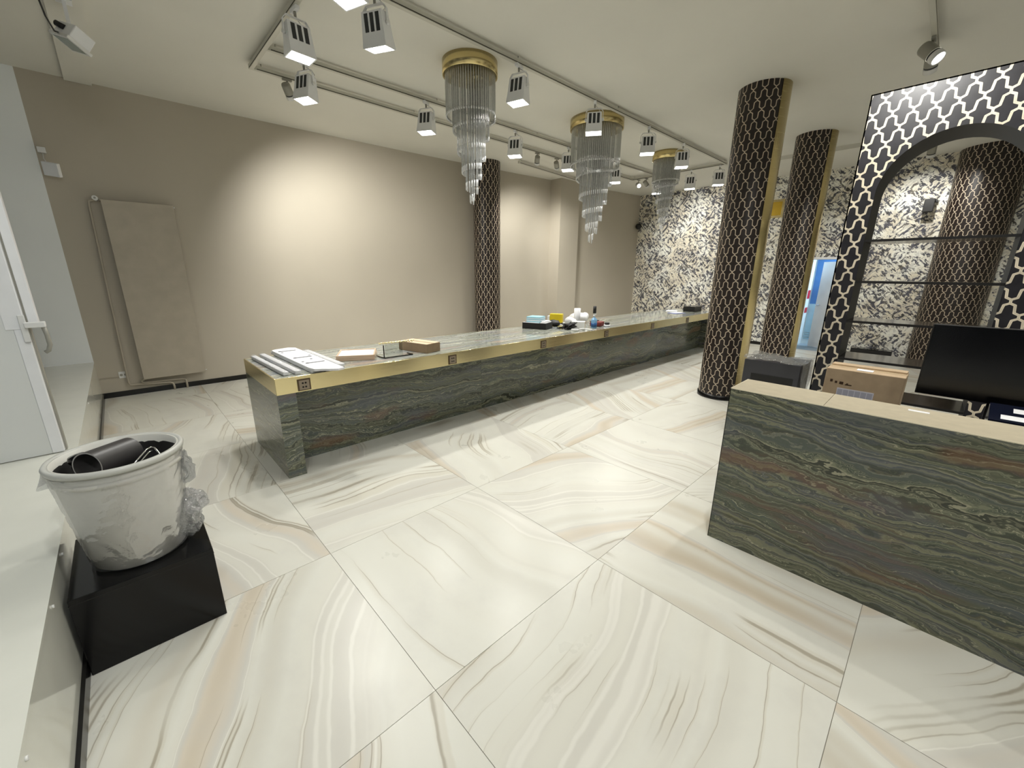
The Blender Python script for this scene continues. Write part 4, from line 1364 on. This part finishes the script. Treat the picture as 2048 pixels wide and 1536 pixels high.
# loose film bunched on the right side
for k, (cx_, cy_, cz_, rx, ry, rz_) in enumerate(((0.05, 0.19, 0.012, 0.075, 0.055, 0.11), (0.0, 0.225, 0.10, 0.06, 0.055, 0.07), (0.04, 0.228, 0.30, 0.035, 0.02, 0.09))):
    b = B()
    n, m_ = 26, 18
    P = lambda i, j: (cx_ + rx * math.sin(PI * j / m_) * math.cos(2 * PI * i / n), cy_ + ry * math.sin(PI * j / m_) * math.sin(2 * PI * i / n), cz_ + rz_ * (1 - math.cos(PI * j / m_)))
    for i in range(n):
        for j in range(m_):
            b.face((P(i, j + 1), P(i + 1, j + 1), P(i + 1, j), P(i, j)), None, True)
    displaced(b.build('loose_film', FILM2, bk), 0.035, 0.04, 20 + k)
b = B()
for i in range(10):
    for j in range(6):
        P = lambda i, j: (-0.06 + 0.03 * j / 6, -0.235 - 0.05 * j / 6, 0.46 - 0.10 * i / 10 + 0.06 * j / 6)
        P = lambda i, j: (-0.02 - 0.10 * i / 10, -0.232 - 0.045 * math.sin(PI * i / 10) * j / 6, 0.50 - 0.09 * j / 6)
        b.face((P(i, j), P(i + 1, j), P(i + 1, j + 1), P(i, j + 1)), None, True)
displaced(b.build('film_tail', FILM2, bk), 0.02, 0.06, 33)

# contents of the bucket
B().lathe([(0.001, 0.34), (0.12, 0.36), (R_(0.40) - 0.03, 0.40), (R_(0.47) - 0.016, 0.47), (R_(0.47) - 0.010, 0.485)], n=40, wob=lambda r, z, a: r + 0.006 * mn.noise(Vector((math.cos(a) * 6, math.sin(a) * 6, z * 25)))).build('black_liner', BLACKMATT, bk)
tu = thing('black_tube', 'wide dark cardboard tube lying inside the white bucket', 'tube', (5.265, 0.268, BZ))
TUBE = plain('dark_tube', rgb(62, 60, 60), 0.4)
a_, c_ = Vector((0.05, -0.10, 0.495)), Vector((-0.10, 0.04, 0.48))
d_ = (c_ - a_).normalized()
hh = d_.cross(Vector((0, 0, 1))).normalized()
vv = hh.cross(d_)
b = B()
n = 32
for ra_, rb_, e0_, e1_, fl in ((0.066, 0.066, 0, 1, False), (0.061, 0.061, 0, 1, True)):
    for k in range(n):
        p, q = 2 * PI * k / n, 2 * PI * (k + 1) / n
        f = lambda o, r, t: o + (hh * math.cos(t) + vv * math.sin(t)) * r
        fc = (f(a_, ra_, p), f(a_, ra_, q), f(c_, ra_, q), f(c_, ra_, p))
        b.face(fc[::-1] if not fl else fc, None, True)
b.build('tube_wall', TUBE, tu)
b = B()
for k in range(n):
    p, q = 2 * PI * k / n, 2 * PI * (k + 1) / n
    f = lambda r, t: a_ + (hh * math.cos(t) + vv * math.sin(t)) * r
    b.face((f(0.061, p), f(0.061, q), f(0.066, q), f(0.066, p)))
b.build('tube_rim', plain('grey_tube_rim', rgb(168, 166, 162), 0.5), tu)
wi = thing('bent_wire', 'bent chrome wire hook lying in the white bucket', 'wire', (5.265, 0.268, BZ))
B().tube([(0.165, 0.0, 0.45), (0.0, 0.10, 0.50), (-0.015, 0.118, 0.503), (0.005, 0.13, 0.50), (0.085, 0.15, 0.47)], 0.004, 8).build('wire', CHROME, wi)
B().tube([(0.17, 0.02, 0.45), (0.02, 0.105, 0.49), (0.012, 0.118, 0.492)], 0.0035, 8).build('wire_inner', CHROME, wi)
bt2 = thing('black_bottle', 'ribbed black bottle leaning at the left inside the bucket', 'bottle', (5.18, 0.153, BZ + 0.412))
b = B()
for k in range(3):
    b.lathe([(0.030, 0.035 * k), (0.036, 0.035 * k + 0.009), (0.036, 0.035 * k + 0.022), (0.030, 0.035 * k + 0.035)], n=18)
b.lathe([(0.030, 0.105), (0.001, 0.11)], n=18)
b.build('bottle_body', BLACKGLOSS, bt2, (0, 0, 0), (math.radians(12), 0, 0))
